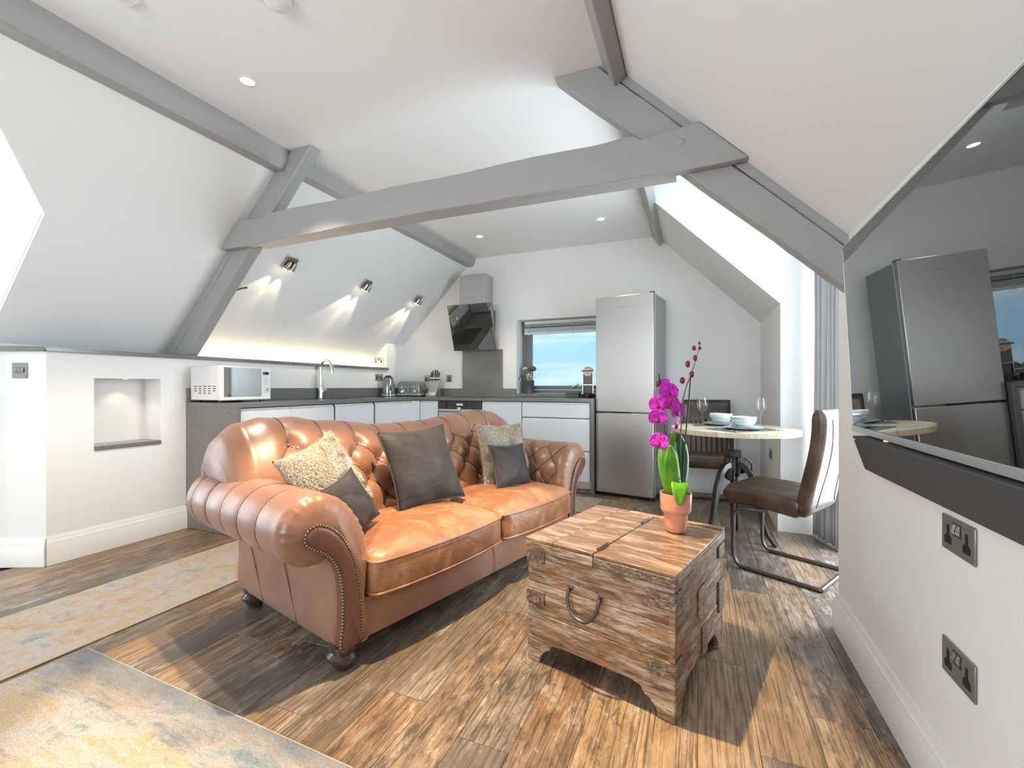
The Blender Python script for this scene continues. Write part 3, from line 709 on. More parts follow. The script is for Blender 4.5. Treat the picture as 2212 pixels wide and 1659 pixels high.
# utensil pot with utensils
up = thing('utensil_pot', 'dark grey utensil jar on the kitchen window sill', 'jar', (-1.945, 5.285, 1.0435))
MB().lathe([(.058, 0), (.062, .005), (.062, .125), (.065, .13), (.065, .165), (.058, .165), (.056, .01)], 32).build('jar', mk('dark_grey_stoneware', (.085, .088, .09), .4), up)
GU = mk('grey_nylon', (.09, .095, .10), .45); WH = mk('pale_wood_handle', (.62, .48, .36), .5)
def utensil(name, label, x, y, tilt, head, hmat=WH, ln=.25):
    t = thing(name, label, 'utensil', (-1.945 + x, 5.285 + y, 1.06), group='utensils in the jar', rot=(tilt[0], tilt[1], 0))
    MB().tube([(0, 0, 0), (0, 0, ln * .5), (0, 0, ln)], [.006, .007, .006], 8).build('handle', hmat, t)
    head(t, ln); return t
def turner(t, ln):
    m = MB()
    out = [(-.035, ln), (-.048, ln + .085), (.03, ln + .115), (.045, ln + .03), (.01, ln - .01)]
    m.prism(out, 'y', -.002, .002); m.build('slotted_blade', GU, t, smooth=0)
    for i in range(4): MB().prism([(-.03 + i * .016, ln + .055), (-.034 + i * .016, ln + .088), (-.026 + i * .016, ln + .091), (-.021 + i * .016, ln + .06)], 'y', -.003, .003).build('slot', mk('pale_slot', (.75, .78, .78), .5), t)
def ladle(t, ln):
    MB().ball((0, 0, ln + .045), .045, 16, 8, (1, .6, .75)).build('ladle_bowl', GU, t)
def spoon(t, ln):
    MB().ball((0, 0, ln + .02), .026, 12, 8, (1, .35, 1.3)).build('spoon_bowl', WH, t)
def whisk(t, ln):
    for k in range(4):
        a = k * PI / 4; pts = [(.022 * math.sin(u) * math.cos(a), .022 * math.sin(u) * math.sin(a), ln + .04 - .04 * math.cos(u)) for u in [i * PI / 8 for i in range(17)]]
        MB().tube(pts, .0012, 5, True).build('wire', CHROME, t)
def brush(t, ln): MB().box(-.024, .024, -.005, .005, ln - .004, ln + .02).build('brush_head', WH, t, bevel=.002)
def tongs(t, ln): MB().box(-.014, .014, -.004, .004, ln - .01, ln + .03).build('tip', GU, t, bevel=.002)
utensil('slotted_turner', 'dark grey slotted turner leaning left in the utensil jar', .02, -.005, (.05, -.22), turner, ln=.235)
utensil('ladle', 'dark grey ladle leaning right in the utensil jar', .015, 0, (.0, .12), ladle, GU, .25)
utensil('wooden_spoon', 'pale wooden spoon in the middle of the utensil jar', -.005, .01, (.05, -.05), spoon, ln=.19)
utensil('whisk', 'small wire whisk in the utensil jar', .0, .0, (.12, .08), whisk, CHROME, .17)
utensil('pastry_brush', 'pale pastry brush leaning far right in the utensil jar', -.022, -.005, (.0, .30), brush, ln=.19)
utensil('tongs', 'pale handled kitchen tongs leaning left in the utensil jar', .005, .015, (.0, -.14), tongs, ln=.18)
# coffee machine
cm = thing('coffee_machine', 'small cream and grey capsule coffee machine beside the fridge', 'coffee machine', (-1.145, 5.05, ZW + .0005), math.radians(4))
CREAM = mk('cream_plastic', (.66, .60, .50), .3)
MB().box(-.052, .052, .02, .10, .0, .26).build('body', DGREY, cm, bevel=.008)
MB().box(-.062, -.053, -.01, .10, .05, .30).build('side_frame', CHROME, cm, bevel=.003)
MB().box(.053, .062, -.01, .10, .05, .30).build('side_frame', CHROME, cm, bevel=.003)
MB().box(-.052, .052, -.012, .02, .155, .27).build('front_cover', mk('mid_grey_plastic', (.11, .115, .12), .4), cm, bevel=.003)
hdm = MB().lathe([(0, .022), (.054, .022), (.058, .016), (.058, -.05)], 32, m=Matrix.Translation((0, -.0, .300)) @ Matrix.Rotation(PI / 2, 4, 'X')).build('head', CREAM, cm)
MB().box(-.072, .05, -.034, -.023, .302, .313).build('lever', DGREY, cm, bevel=.003)
for x, z in ((-.02, .337), (0, .342), (.02, .337), (0, .268)): MB().lathe([(0, .003), (.006, .003), (.006, 0)], 12, m=Matrix.Translation((x, -.0225, z)) @ Matrix.Rotation(PI / 2, 4, 'X')).build('button', DGREY, cm)
MB().box(-.052, .052, -.03, .02, .145, .151).build('outlet_bar', CHROME, cm)
MB().box(-.045, .045, .0, .02, .055, .145).build('back_plate', mk('capsule_box', (.07, .07, .075), .4), cm)
MB().lathe([(.055, 0), (.057, .006), (.057, .04), (.05, .045)], 28, (0, -.03, 0)).build('drip_tray', BLACK, cm)
# small grey box on the worktop
sb = thing('storage_box', 'small dark grey box on the worktop in front of the window', 'box', (-1.30, 4.985, ZW + .0005))
MB().box(-.076, .076, -.045, .045, 0, .055).build('body', DGREY, sb, bevel=.004); MB().box(-.077, .077, -.046, .046, .0555, .062).build('lid', mk('grey_box_lid', (.12, .12, .125), .5), sb, bevel=.003)
MB().box(-.026, .022, -.0465, -.045, .030, .033).build('printed_mark', BLACK, sb)

# ------------------------------------------------------------------ sockets and switches
HOLE = mk('socket_black', (.008, .008, .008), .5)
def pin_poly(cx, cz): return [(cx - .006, cz + .028), (cx + .006, cz + .028), (cx + .006, cz + .004), (cx + .017, cz - .004), (cx + .017, cz - .02), (cx - .017, cz - .02), (cx - .017, cz - .004), (cx - .006, cz + .004)]
def socket(label, M_, w=.146, h=.086, n=2, mat=None, cat='socket', rocker=None):
    """plate in local x (width), z (up), facing -y"""
    t = thing('wall_socket', label, cat, group='wall sockets'); t.matrix_world = M_
    pl = MB().box(-w / 2, w / 2, -.006, -.0006, -h / 2, h / 2).build('face_plate', mat or BRONZE, t, bevel=.004, seg=2)
    for cx in ([-.043, .043] if n == 2 else ([-.018] if n == 1 else [])):
        MB().prism(pin_poly(cx, -.006), 'y', -.0066, -.0055).build('socket_face', HOLE, t, smooth=0)
    if n:
        xs = (-.009, .009) if n == 2 else (.022,)
        MB().box(min(xs) - .011, max(xs) + .011, -.0066, -.0058, .002, .034).build('rocker_well', HOLE, t)
        for x in xs: MB().prism([(-.0068, .005), (-.0115, .013), (-.0095, .022), (-.0068, .031)], 'x', x - .007, x + .007).build('rocker_switch', CHROME, t)
    return t
def wallM(p, facing):   # facing: direction the plate looks
    f = Vector(facing).normalized(); y_ = -f; z_ = Vector((0, 0, 1)); x_ = y_.cross(z_)
    m_ = Matrix((x_, y_, z_)).transposed().to_4x4(); m_.translation = Vector(p); return m_
socket('grey metal double socket on the right wall, just under the soundbar', wallM((XR, 1.451, .745), (-1, 0, 0)), h=.09, w=.152)
socket('grey metal double socket on the right wall, low above the skirting', wallM((XR, 1.451, .424), (-1, 0, 0)), h=.09, w=.152)
socket('grey metal socket low on the far right wall beside the dining table', wallM((XR, 4.50, .535), (-1, 0, 0)), w=.11)
socket('brass-toned double socket on the pier above the stone ledge', wallM((-3.90, 4.82, 1.472), (0, -1, 0)), w=.146, mat=NICKEL)
socket('nickel double socket on the left wall behind the kettle', wallM((XL, 4.66, 1.25), (1, 0, 0)), mat=NICKEL)
socket('nickel single socket on the back wall behind the knives', wallM((-3.38, YF, 1.24), (0, -1, 0)), w=.11, n=1, mat=NICKEL)
socket('white double socket in the kitchen window reveal', wallM((WX0, 5.30, 1.24), (1, 0, 0)), w=.13, mat=WHITEP)
ck = thing('cooker_switch', 'nickel cooker switch with a red rocker on the back wall', 'switch', (-3.042, YF, 1.238))
MB().box(-.045, .045, -.006, -.0006, -.046, .046).build('face_plate', NICKEL, ck, bevel=.004)
MB().box(-.012, .012, -.010, -.006, -.03, .022).build('rocker', mk('red_rocker', (.30, .02, .02), .35), ck, bevel=.003); MB().box(-.006, .006, -.008, -.006, .026, .034).build('neon', mk('neon_lens', (.35, .05, .04), .3), ck)
# light switch on the splayed wall by the left dormer
dS = Vector((-.275, -.127, 0)).normalized(); nS = Vector((dS.y, -dS.x, 0)); nS = nS if nS.x > 0 else -nS
pS = Vector((-3.77, 1.482, 1.225)) + dS * .155
ls = thing('light_switch', 'grey metal three-gang light switch on the splayed left wall', 'switch'); ls.matrix_world = wallM(pS, nS)
MB().box(-.046, .046, -.006, -.0006, -.048, .048).build('face_plate', BRONZE, ls, bevel=.004)
MB().box(-.03, .03, -.0068, -.0058, -.016, .018).build('rocker_well', HOLE, ls)
for x in (-.019, 0, .019): MB().prism([(-.007, -.014), (-.012, -.002), (-.010, .006), (-.007, .016)], 'x', x - .008, x + .008).build('rocker', BRONZE, ls)

# ------------------------------------------------------------------ hooks on the back of the left rafter
hk = thing('coat_hook', 'dark curved metal hook sticking out from the left rafter', 'hook', (-3.50, 2.415, 1.925))
HKM = mk('dark_bronze', (.10, .075, .05), .35, .8)
MB().tube([(0, 0, .03), (.0, .06, .0), (.02, .12, -.005), (.035, .15, .01), (.04, .19, .025)], [.006, .007, .007, .006, .008], 8).build('arm', HKM, hk)
hk2 = thing('wall_loop', 'thin dark wire loop hanging behind the left rafter', 'hook', (-3.60, 2.42, 1.84))
MB().tube([(0, 0, .03), (.02, .06, .03), (.03, .085, -.01), (.01, .06, -.05), (-.01, .0, -.055)], .0035, 6).build('wire', HKM, hk2)
hk3 = thing('corkscrew_handle', 'small red handle poking out from behind the left rafter', 'handle', (-3.42, 2.415, 2.03))
MB().tube([(0, 0, 0), (.01, .05, .01), (.02, .10, .0)], [.006, .007, .005], 8).build('grip', mk('red_plastic', (.5, .02, .04), .35), hk3)

# ------------------------------------------------------------------ television and soundbar
SCREEN = mk('tv_screen', (.003, .003, .0035), .02, spec=.5, Coat_Weight=1.0, Coat_IOR=2.05, Coat_Roughness=.01)
tv = thing('television', 'large black glossy television tilted on the right wall', 'television', (.566, 1.51, .955), math.radians(-1.0))
def tvp(dx0, dx1, z0, z1):   # polygon between two offsets from the tilted front plane
    f = lambda z: -.010 - .035 * z / .713
    return [(f(z0) + dx0, z0), (f(z1) + dx0, z1), (f(z1) + dx1, z1), (f(z0) + dx1, z0)]
MB().prism(tvp(.004, .034, .0, .713), 'y', -.62, .62).build('casing', BLACK, tv, bevel=.002)
MB().prism(tvp(0, .0045, .017, .710), 'y', -.617, .617).build('screen', SCREEN, tv, smooth=0)
SILV = mk('silver_bezel', (.62, .62, .64), .3, .7)
bz = MB().prism(tvp(-.004, .012, -.006, .0165), 'y', -.621, .621).build('bottom_bezel', SILV, tv, bevel=.001)
MB().prism(tvp(-.001, .012, .7105, .716), 'y', -.621, .621).build('top_bezel', SILV, tv)
MB().prism(tvp(-.001, .012, .0165, .7105), 'y', .6175, .621).build('side_bezel', SILV, tv)
MB().box(-.015, -.004, .27, .275, -.0095, -.006).build('standby_light', emit('standby_amber', (1, .45, .08), 3), bz)
MB().box(.002, .022, -.25, .25, .15, .5).build('wall_bracket', BLACK, tv)
MB().box(-.002, .02, .30, .42, -.0095, -.006).build('receiver_bar', BLACK, tv)
FAB = mk('speaker_cloth', (.065, .068, .071), .8)
bump(FAB, noi(FAB, vec(FAB, 'Object'), 600, 2), .4, .001)
sbr = thing('soundbar', 'long dark grey soundbar on the right wall under the television', 'soundbar', (.565, 1.50, .88))
pl_ = [(-.035, .062), (.0355, .064), (.0355, -.066), (.012, -.064)]
rows = []
for y, e in ((-.58, 0), (.50, 0), (.505, .003)):
    rows.append([(x, y if z > 0 else y + .03, z * (1 - e)) for x, z in pl_])
MB().grid(rows, False, True, True).build('body', FAB, sbr, bevel=.004)
MB().box(-.034, -.0315, .478, .495, .049, .0525).build('maker_mark', mk('white_print', (.85, .85, .85), .5), sbr, rot=(0, 0, 0))
# ================================================================== sofa
LEA = mk('tan_leather', (.36, .14, .06), .36, spec=.6, Sheen_Weight=.15, Sheen_Roughness=.5, Sheen_Tint=(.85, .85, 1, 1))
lv = vec(LEA, 'Object'); 
setc(LEA, mix(LEA, ramp(LEA, noi(LEA, lv, 3.2, 5, .6, .4), [(.35, (0,) * 3), (.7, (1,) * 3)]), (.27, .122, .062), (.18, .080, .046)))
n1 = N(LEA, 'TexVoronoi'); n1.inputs['Scale'].default_value = 420; L(LEA, lv, n1.inputs['Vector'])
nb = bump(LEA, n1.outputs['Distance'], .10, .001)
wr_ = noi(LEA, vec(LEA, 'Object', (5, 7, 5)), 2.0, 3, .5, 1.0); bump(LEA, wr_, .04, .012, nb)
setr(LEA, ramp(LEA, noi(LEA, lv, 9, 4), [(.3, (.30,) * 3), (.7, (.44,) * 3)]))
LEAD = mk('dark_seam_and_crease_shade', (.07, .028, .018), .5)  # dark brown for real seams and for crease shade put into colour
LEAP = mk('brown_leather_facing', (.13, .052, .036), .34)
bump(LEAP, noi(LEAP, vec(LEAP, 'Object'), 60, 4), .08, .002)
NAIL = mk('antique_nailhead', (.24, .18, .11), .25, 1.0)
FOOTM = mk('dark_turned_wood', (.055, .035, .028), .16, spec=.6)
ST = Vector((-1.272, 1.353, 0)); SROT = math.radians(75.2)
sofa = thing('leather_sofa', 'two-seater tan leather button-back sofa with scrolled arms', 'sofa', ST, SROT)
SM = Matrix.Translation(ST) @ Matrix.Rotation(SROT, 4, 'Z')
UM = 1.81

def catmull(pts, n, closed=True):
    """resample by arc length"""
    P = [Vector(p) for p in pts]; k = len(P); dense = []
    segs = k if closed else k - 1
    for i in range(segs):
        p0, p1, p2, p3 = (P[(i - 1) % k], P[i], P[(i + 1) % k], P[(i + 2) % k]) if closed else (P[max(i - 1, 0)], P[i], P[i + 1], P[min(i + 2, k - 1)])
        for j in range(12):
            t = j / 12; dense.append(.5 * ((2 * p1) + (p2 - p0) * t + (2 * p0 - 5 * p1 + 4 * p2 - p3) * t * t + (3 * p1 - p0 - 3 * p2 + p3) * t ** 3))
    dense.append(P[0] if closed else P[-1])
    ac = [0]
    for i in range(1, len(dense)): ac.append(ac[-1] + (dense[i] - dense[i - 1]).length)
    out = []; j = 0; m = n if closed else n - 1
    for i in range(n):
        s = ac[-1] * i / m
        while j < len(ac) - 2 and ac[j + 1] < s: j += 1
        t = (s - ac[j]) / max(1e-9, ac[j + 1] - ac[j]); out.append(dense[j].lerp(dense[j + 1], t))
    return out, ac[-1]
def normals2(pts, closed=True):
    n = len(pts); out = []
    for i in range(n):
        a, b = (pts[i - 1], pts[(i + 1) % n]) if closed else (pts[max(i - 1, 0)], pts[min(i + 1, n - 1)])
        d = (b - a).normalized(); out.append(Vector((d.y, -d.x)))
    return out
def sstep(a, b, x):
    t = min(1, max(0, (x - a) / (b - a))); return t * t * (3 - 2 * t)
btn_mesh = None
def button_at(p, nrm, parent, r=.0095):
    global btn_mesh
    m = Vector(nrm).to_track_quat('Z', 'Y').to_matrix().to_4x4(); m.translation = Vector(p)
    if btn_mesh is None:
        o = MB().ball((0, 0, 0), r, 12, 6, (1, 1, .45)).build('button', LEAP, parent); btn_mesh = o.data
    else:
        o = bpy.data.objects.new('button', btn_mesh); COL.objects.link(o); o.parent = parent
    o.matrix_local = m

# arm section: from the seat up the inner side, over the scroll and down the outer side (left arm; mirrored for the right)
AC = [(.125, .20), (.135, .32), (.142, .43), (.122, .53), (.075, .62), (.01, .685), (-.07, .716), (-.15, .702), (-.205, .655), (-.228, .585),
      (-.21, .51), (-.155, .458), (-.085, .445), (-.03, .448), (-.003, .40), (.0, .28), (.0, .10), (.06, .10), (.115, .10)]
NS = 132
def make_arm(mir):
    C, LT = catmull(AC, NS); nn = normals2(C)
    ctr = Vector((-.02, .4))
    if (C[20] + nn[20] * .01 - ctr).length < (C[20] - ctr).length: nn = [-x for x in nn]
    itop = min(range(NS), key=lambda i: (C[i] - Vector((-.02, .70))).length); iend = min(range(NS), key=lambda i: (C[i] - Vector((-.03, .446))).length)
    ds = LT / NS; w, hh = .165, .105
    vs = [0.0, .004, .012, .022, .034, .048, .062] + [.072 + i * (.99 - .072) / 92 for i in range(93)]
    inset = {0: .060, 1: .042, 2: .026, 3: .014, 4: .006, 5: .0015}
    rows = []; nodes = []
    def disp(i, v):
        s = (itop - i) * ds
        if i <= itop:
            p = abs(math.sin(PI * ((v - .06) / w + s / (2 * hh)))) * abs(math.sin(PI * ((v - .06) / w - s / (2 * hh))))
            k = sstep(.46, .34, s) 
        else:
            p = math.sin(PI * (v - .06) / w) ** 2; k = sstep(0, .05, (iend - i) * ds) if i < iend else 0
        g = sstep(.05, .14, v) * (1 - sstep(.93, .985, v))
        return -(.021 if i <= itop else .021 - .012 * sstep(0, .12, -s)) * k * g * (1 - p ** (.33 if i <= itop else .33 - .13 * sstep(0, .12, -s)))
    for a, v in enumerate(vs):
        row = []
        for i in range(NS):
            ins = inset.get(a, 0)
            if C[i].y < .42: ins = min(ins, .035) * (1 if a else 1)
            if C[i].y < .11: ins = 0
            wr = .0032 * math.sin(i * 1.9 + 1.1 * math.sin(i * .7)) * (1 if a in (2, 3, 4) else (.5 if a in (1, 5) else 0)) if i < iend + 6 else 0
            if v > .93: ins += .05 * ((v - .93) / .06) ** 2
            p = C[i] + nn[i] * (disp(i, v) - ins + wr)
            row.append(((UM - p.x) if mir else p.x, v - (.006 if a == 0 else 0), p.y))
        rows.append(row)
    arm = MB().grid(rows, False, True, True).build('arm', LEA, sofa, smooth=60)
    pm = MB()  # dark tubes stand in for the shade inside the arm pleats
    for k in range(0, 7):
        v = .06 + w * k
        if .1 < v < .93:
            out = []
            for j in range(24):
                i = int(itop + (iend - 3 - itop) * j / 23); p = C[i] + nn[i] * (disp(i, v) + .003); out.append(((UM - p.x) if mir else p.x, v, p.y))
            pm.tube(out, .0019, 5)
        for r in range(3):
            for sg in (-1, 1):
                v0 = v + (w / 2 if r % 2 else 0); v1 = v0 + sg * w / 2
                if min(v0, v1) < .06 or max(v0, v1) > .93: continue
                out = []
                for j in range(8):
                    i = int(max(0, itop - (r + j / 7) * hh / ds)); vv_ = v0 + (v1 - v0) * j / 7; p = C[i] + nn[i] * (disp(i, vv_) + .0035); out.append(((UM - p.x) if mir else p.x, vv_, p.y))
                pm.tube(out, .0018, 5)
    pm.build('pleat_crease_shade', LEAD, arm, kind='stuff')
    # buttons on the inner side
    for r in range(0, 4):
        i = itop - round(r * hh / ds)
        for k in range(6):
            v = .06 + w * (k + (.5 if r % 2 else 0))
            if i < 2 or v < .1 or v > .9: continue
            p = C[i] + nn[i] * (-.0205)
            if mir and v > .55: continue
            button_at(((UM - p.x) if mir else p.x, v, p.y), ((-nn[i].x if mir else nn[i].x), 0, nn[i].y), arm)
    # side seams
    for va, vb in ((.655, .83), (.338, .495)):
        if not mir: MB().tube([(-.0035, va + (vb - va) * j / 10, .104 + (.425 - .104) * j / 10) for j in range(11)], .0018, 6).build('side_seam', LEAD, arm)
    # facing panel with nailheads
    FP = [(-.006, .105), (-.003, .20), (-.002, .30), (-.014, .395), (-.038, .455), (-.073, .497), (-.12, .527), (-.148, .552), (-.153, .578), (-.138, .602), (-.10, .610),
          (-.045, .582), (.005, .525), (.042, .445), (.063, .355), (.074, .25), (.080, .16), (.082, .105)]
    F, FL = catmull(FP, 90)
    F = [Vector((UM - p.x, p.y)) if mir else p for p in F]; cen = sum(F, Vector((0, 0))) / len(F)
    nf = normals2(F)
    sgn = 1
    area2 = sum(F[i].x * F[(i + 1) % 90].y - F[(i + 1) % 90].x * F[i].y for i in range(90))
    if area2 < 0: sgn = -1
    prows = []
    for y, ins in ((.03, 0), (-.008, 0), (-.016, .004), (-.020, .012), (-.0215, .024)):
        prows.append([(p.x - sgn * q_.x * ins, y, p.y - sgn * q_.y * ins) for p, q_ in zip(F, nf)])
    fpn = MB().grid(prows, False, True, True).build('facing_panel', LEAP, sofa, smooth=60)
    D, dl = catmull([(p.x, p.y) for p in F], int(FL / .0128))
    nm = MB()
    for p in D:
        if p.y < .108 : continue
        nm.ball((p.x, -.014, p.y), .0066, 7, 4, (1, .8, 1))
    nm.build('nailhead_trim', NAIL, fpn, smooth=80, kind='stuff')
    return arm
make_arm(False); make_arm(True)

# back with deep button tufting, rolled over the top
BP = [(.42, .30), (.445, .42), (.47, .52), (.505, .62), (.55, .72), (.605, .81), (.66, .875), (.73, .925), (.80, .945), (.88, .93), (.95, .885), (.985, .82), (.985, .75), (.955, .70), (.92, .66), (.915, .55), (.93, .35), (.94, .11)]
NB = 110
Bc, BLn = catmull(BP, NB, False); bn = normals2(Bc, False)
if bn[20].x > 0: bn = [-x for x in bn]
ds = BLn / (NB - 1); w, hh = .193, .112
itop = min(range(NB), key=lambda i: abs(Bc[i].y - .845) + (1 if Bc[i].x > .75 else 0)); iend = min(range(NB), key=lambda i: (Bc[i] - Vector((.955, .70))).length)
ZT = [(-.17, .83), (-.13, .895), (-.06, .945), (.05, .968), (.18, .966), (.40, .935), (.77, .892), (1.1, .895), (1.45, .925), (1.68, .945), (1.82, .925), (1.90, .89), (1.95, .84), (1.98, .79)]
def ztop(u):
    for (a, za), (b, zb) in zip(ZT, ZT[1:]):
        if u <= b: return za + (zb - za) * sstep(a, b, u) if u >= a else za
    return ZT[-1][1]
def back_pt(U, i, d=0, ins=0):
    p = Bc[i]; 
    k = sstep(.52, .70, p.y)
    lo, hi = .03 + (-.165 - .03) * k, 1.78 + (1.972 - 1.78) * k
    u = lo + (hi - lo) * U
    q_ = p + bn[i] * (d - ins)
    z = q_.y
    if z > .45: z = .45 + (z - .45) * (ztop(u) - .45) / (.945 - .45)
    return Vector((u, q_.x, z))
def dimple(u, i):
    s = (itop - i) * ds; best = 9
    if s < -.06: return 0
    for r in range(4):
        uu = (u - .118) / w - (.5 if r % 2 else 0); du = (uu - round(uu)) * w; best = min(best, du * du + (s - r * hh) ** 2)
    return .016 * math.exp(-best / .0011)
def bdisp(u, i):
    s = (itop - i) * ds
    if i <= itop:
        p = abs(math.sin(PI * ((u - .118) / w + s / (2 * hh)))) * abs(math.sin(PI * ((u - .118) / w - s / (2 * hh)))); k = sstep(.47, .36, s)
    else:
        p = math.sin(PI * (u - .118) / w) ** 2; k = sstep(0, .10, (iend - i) * ds) * .55 + .45 * sstep(.28, .0, -s) if i < iend else 0
    g = sstep(.03, .11, u) * (1 - sstep(1.70, 1.80, u))
    return -(.034 if i <= itop else .034 - .020 * sstep(0, .12, -s)) * k * g * (1 - p ** .36) - dimple(u, i) * g
NU = 210
rows = []
for a in range(NU + 1):
    if a < 8: U = [0, .0012, .004, .008, .013, .019, .026, .033][a]
    elif a > NU - 8: U = 1 - [0, .0012, .004, .008, .013, .019, .026, .033][NU - a]
    else: U = .033 + (.967 - .033) * (a - 7) / (NU - 14)
    e = min(U, 1 - U); ins = .048 * max(0, 1 - e / .033) ** 2.6
    rows.append([back_pt(U, i, bdisp(back_pt(U, i).x, i), ins) for i in range(NB)])
bk = MB().grid(rows, False, False, True).build('backrest', LEA, sofa, smooth=60)
for r in range(4):
    i = itop - round(r * hh / ds)
    for k in range(-1, 11):
        u = .118 + w * (k + (.5 if r % 2 else 0))
        if u < -.02 or u > 1.80: continue
        p = Bc[i] + bn[i] * (-.037); z = p.y if p.y < .45 else .45 + (p.y - .45) * (ztop(u) - .45) / .495
        button_at((u, p.x, z), (0, bn[i].x, bn[i].y), bk)
cr_ = MB()  # dark tubes put the crease shade of the tufting into colour
def bline(pts):
    out = []
    for u, i in pts:
        i = max(0, min(NB - 1, i)); i0 = int(i); fr = i - i0; i1 = min(i0 + 1, NB - 1)
        P0 = Bc[i0].lerp(Bc[i1], fr); n0 = bn[i0].lerp(bn[i1], fr); q_ = P0 + n0 * (bdisp(u, round(i)) + .0035)
        z = q_.y if q_.y < .45 else .45 + (q_.y - .45) * (ztop(u) - .45) / .495
        out.append((u, q_.x, z))
    cr_.tube(out, .0019, 5)
for k in range(0, 10):
    u = .118 + w * k
    if u < 1.78: bline([(u, itop + (iend - 6 - itop) * j / 14) for j in range(15)])
    for r in range(4):
        for sg in (-1, 1):
            u0_ = u + (w / 2 if r % 2 else 0); u1_ = u0_ + sg * w / 2
            if min(u0_, u1_) < .0 or max(u0_, u1_) > 1.80: continue
            bline([(u0_ + (u1_ - u0_) * j / 8, itop - (r + j / 8) * hh / ds) for j in range(9)])
cr_.build('pleat_crease_shade', LEAD, bk, kind='stuff')
# base, rails
m = MB()
rows = []
for i in range(31):
    u = .07 + (1.74 - .07) * i / 30; bow = .03 * (1 - ((u - .905) / .84) ** 2)
    rows.append([(u, -.006 - bow * .3, .105), (u, -.010 - bow * .3, .18), (u, .0 - bow * .3, .265), (u, .06, .275), (u, .06, .105)])
m.grid(rows, False, True, True); rail = m.build('front_rail', LEA, sofa, smooth=50, bevel=.004)
MB().box(.03, 1.78, .06, .93, .10, .27).build('base', LEAD, sofa)
MB().tube([(.905, -.0225, .108), (.905, -.026, .18), (.905, -.014, .262)], .0016, 6).build('rail_seam', LEAD, rail)
# seat cushions with piping
def softbox(w, d, h, r, n=(26, 24, 8), dome=.03, front=.02, sag=0, skew=0, seed=0):
    bm = bmesh.new(); vs = {}
    def P(x, y, z):
        key = (round(x, 5), round(y, 5), round(z, 5))
        if key in vs: return vs[key]
        px, py, pz = x * w / 2, y * d / 2, z * h / 2
        c = Vector((max(-w / 2 + r, min(w / 2 - r, px)), max(-d / 2 + r, min(d / 2 - r, py)), max(-h / 2 + r * .75, min(h / 2 - r * .75, pz))))
        q_ = Vector((px, py, pz)); dv = q_ - c
        if dv.length > 1e-6: q_ = c + dv.normalized() * min(dv.length, r)
        k = (1 - x ** 4) * (1 - y ** 4)
        q_.z += (dome * k if z > 0 else -dome * .2 * k) * abs(z)
        q_.y -= front * (1 - x * x) * max(0, -y) + .012 * (1 - z * z) * max(0, -y) * (1 - x ** 6)
        q_.z += .006 * noise.noise(Vector((px * 5 + seed, py * 9, seed))) * (1 if z > 0 else 0) * k * 1.5
        vs[key] = bm.verts.new(q_); return vs[key]
    def face(f, na, nb):
        for i in range(na):
            for j in range(nb):
                a, b, c, e = -1 + 2 * i / na, -1 + 2 * (i + 1) / na, -1 + 2 * j / nb, -1 + 2 * (j + 1) / nb
                try: bm.faces.new([P(*f(a, c)), P(*f(b, c)), P(*f(b, e)), P(*f(a, e))])
                except ValueError: pass
    nx, ny, nz = n
    for s in (-1, 1):
        face(lambda a, b: (a, b, s), nx, ny); face(lambda a, b: (a, s, b), nx, nz); face(lambda a, b: (s, a, b), ny, nz)
    m = MB(); bm.verts.index_update()
    m.v = [tuple(v.co) for v in bm.verts]; m.f = [tuple(v.index for v in f.verts) for f in bm.faces]; bm.free(); return m
SEATL = mk('worn_seat_leather', (.42, .17, .07), .36, spec=.5)
lv = vec(SEATL, 'Object')
setc(SEATL, mix(SEATL, ramp(SEATL, noi(SEATL, lv, 4.5, 9, .72, 1.2), [(.46, (0,) * 3), (.60, (1,) * 3)]), (.265, .112, .052), (.40, .20, .105)))
nb = bump(SEATL, noi(SEATL, vec(SEATL, 'Object', (2.5, 5, 4)), 2.4, 3, .5, 1.0), .28, .02); bump(SEATL, noi(SEATL, lv, 160, 3), .06, .001, nb)
for k, (u0, u1) in enumerate(((.118, .952), (.956, 1.705))):
    W_, D_, H_ = u1 - u0, .56, .165
    c = softbox(W_, D_, H_, .038, dome=.050, front=.03, seed=k * 5).build('seat_cushion', SEATL, sofa, smooth=80, loc=((u0 + u1) / 2, .235, .345))
    for zz, s_ in ((.064, 1), (-.066, -1)):
        ring = []; rc = .036; hw_, hd_ = W_ / 2, D_ / 2
        for (sx, sy) in ((1, 1), (-1, 1), (-1, -1), (1, -1)):
            a0 = math.atan2(sy, sx) - PI / 4
            for j in range(7):
                a = a0 + PI / 2 * j / 6; ring.append((sx * (hw_ - rc) + rc * math.cos(a), sy * (hd_ - rc) + rc * math.sin(a)))
            nx_ = {(1, 1): (-1, 0), (-1, 1): (0, -1), (-1, -1): (1, 0), (1, -1): (0, 1)}[(sx, sy)]
            l0 = 2 * (hw_ - rc) if nx_[0] else 2 * (hd_ - rc); x0_, y0_ = ring[-1]
            for j in range(1, 16): ring.append((x0_ + nx_[0] * l0 * j / 16, y0_ + nx_[1] * l0 * j / 16))
        out = []
        for px, py in ring:
            x, y = px / hw_, py / hd_
            py -= .03 * (1 - x * x) * max(0, -y) + .0055 * max(0, -y) * (1 - x ** 6)
            out.append((px, py, zz))
        ring = out
        MB().tube(ring, .006, 7, True).build('piping', SEATL, c, smooth=80)
# feet
for u, v in ((.035, .045), (1.775, .045), (.05, .86), (1.76, .86)):
    MB().lathe([(.0, 0), (.030, .0), (.034, .006), (.048, .030), (.062, .046), (.063, .058), (.050, .068), (.044, .074), (.055, .082), (.055, .103)], 24, (u, v, .001)).build('foot', FOOTM, sofa, smooth=50)

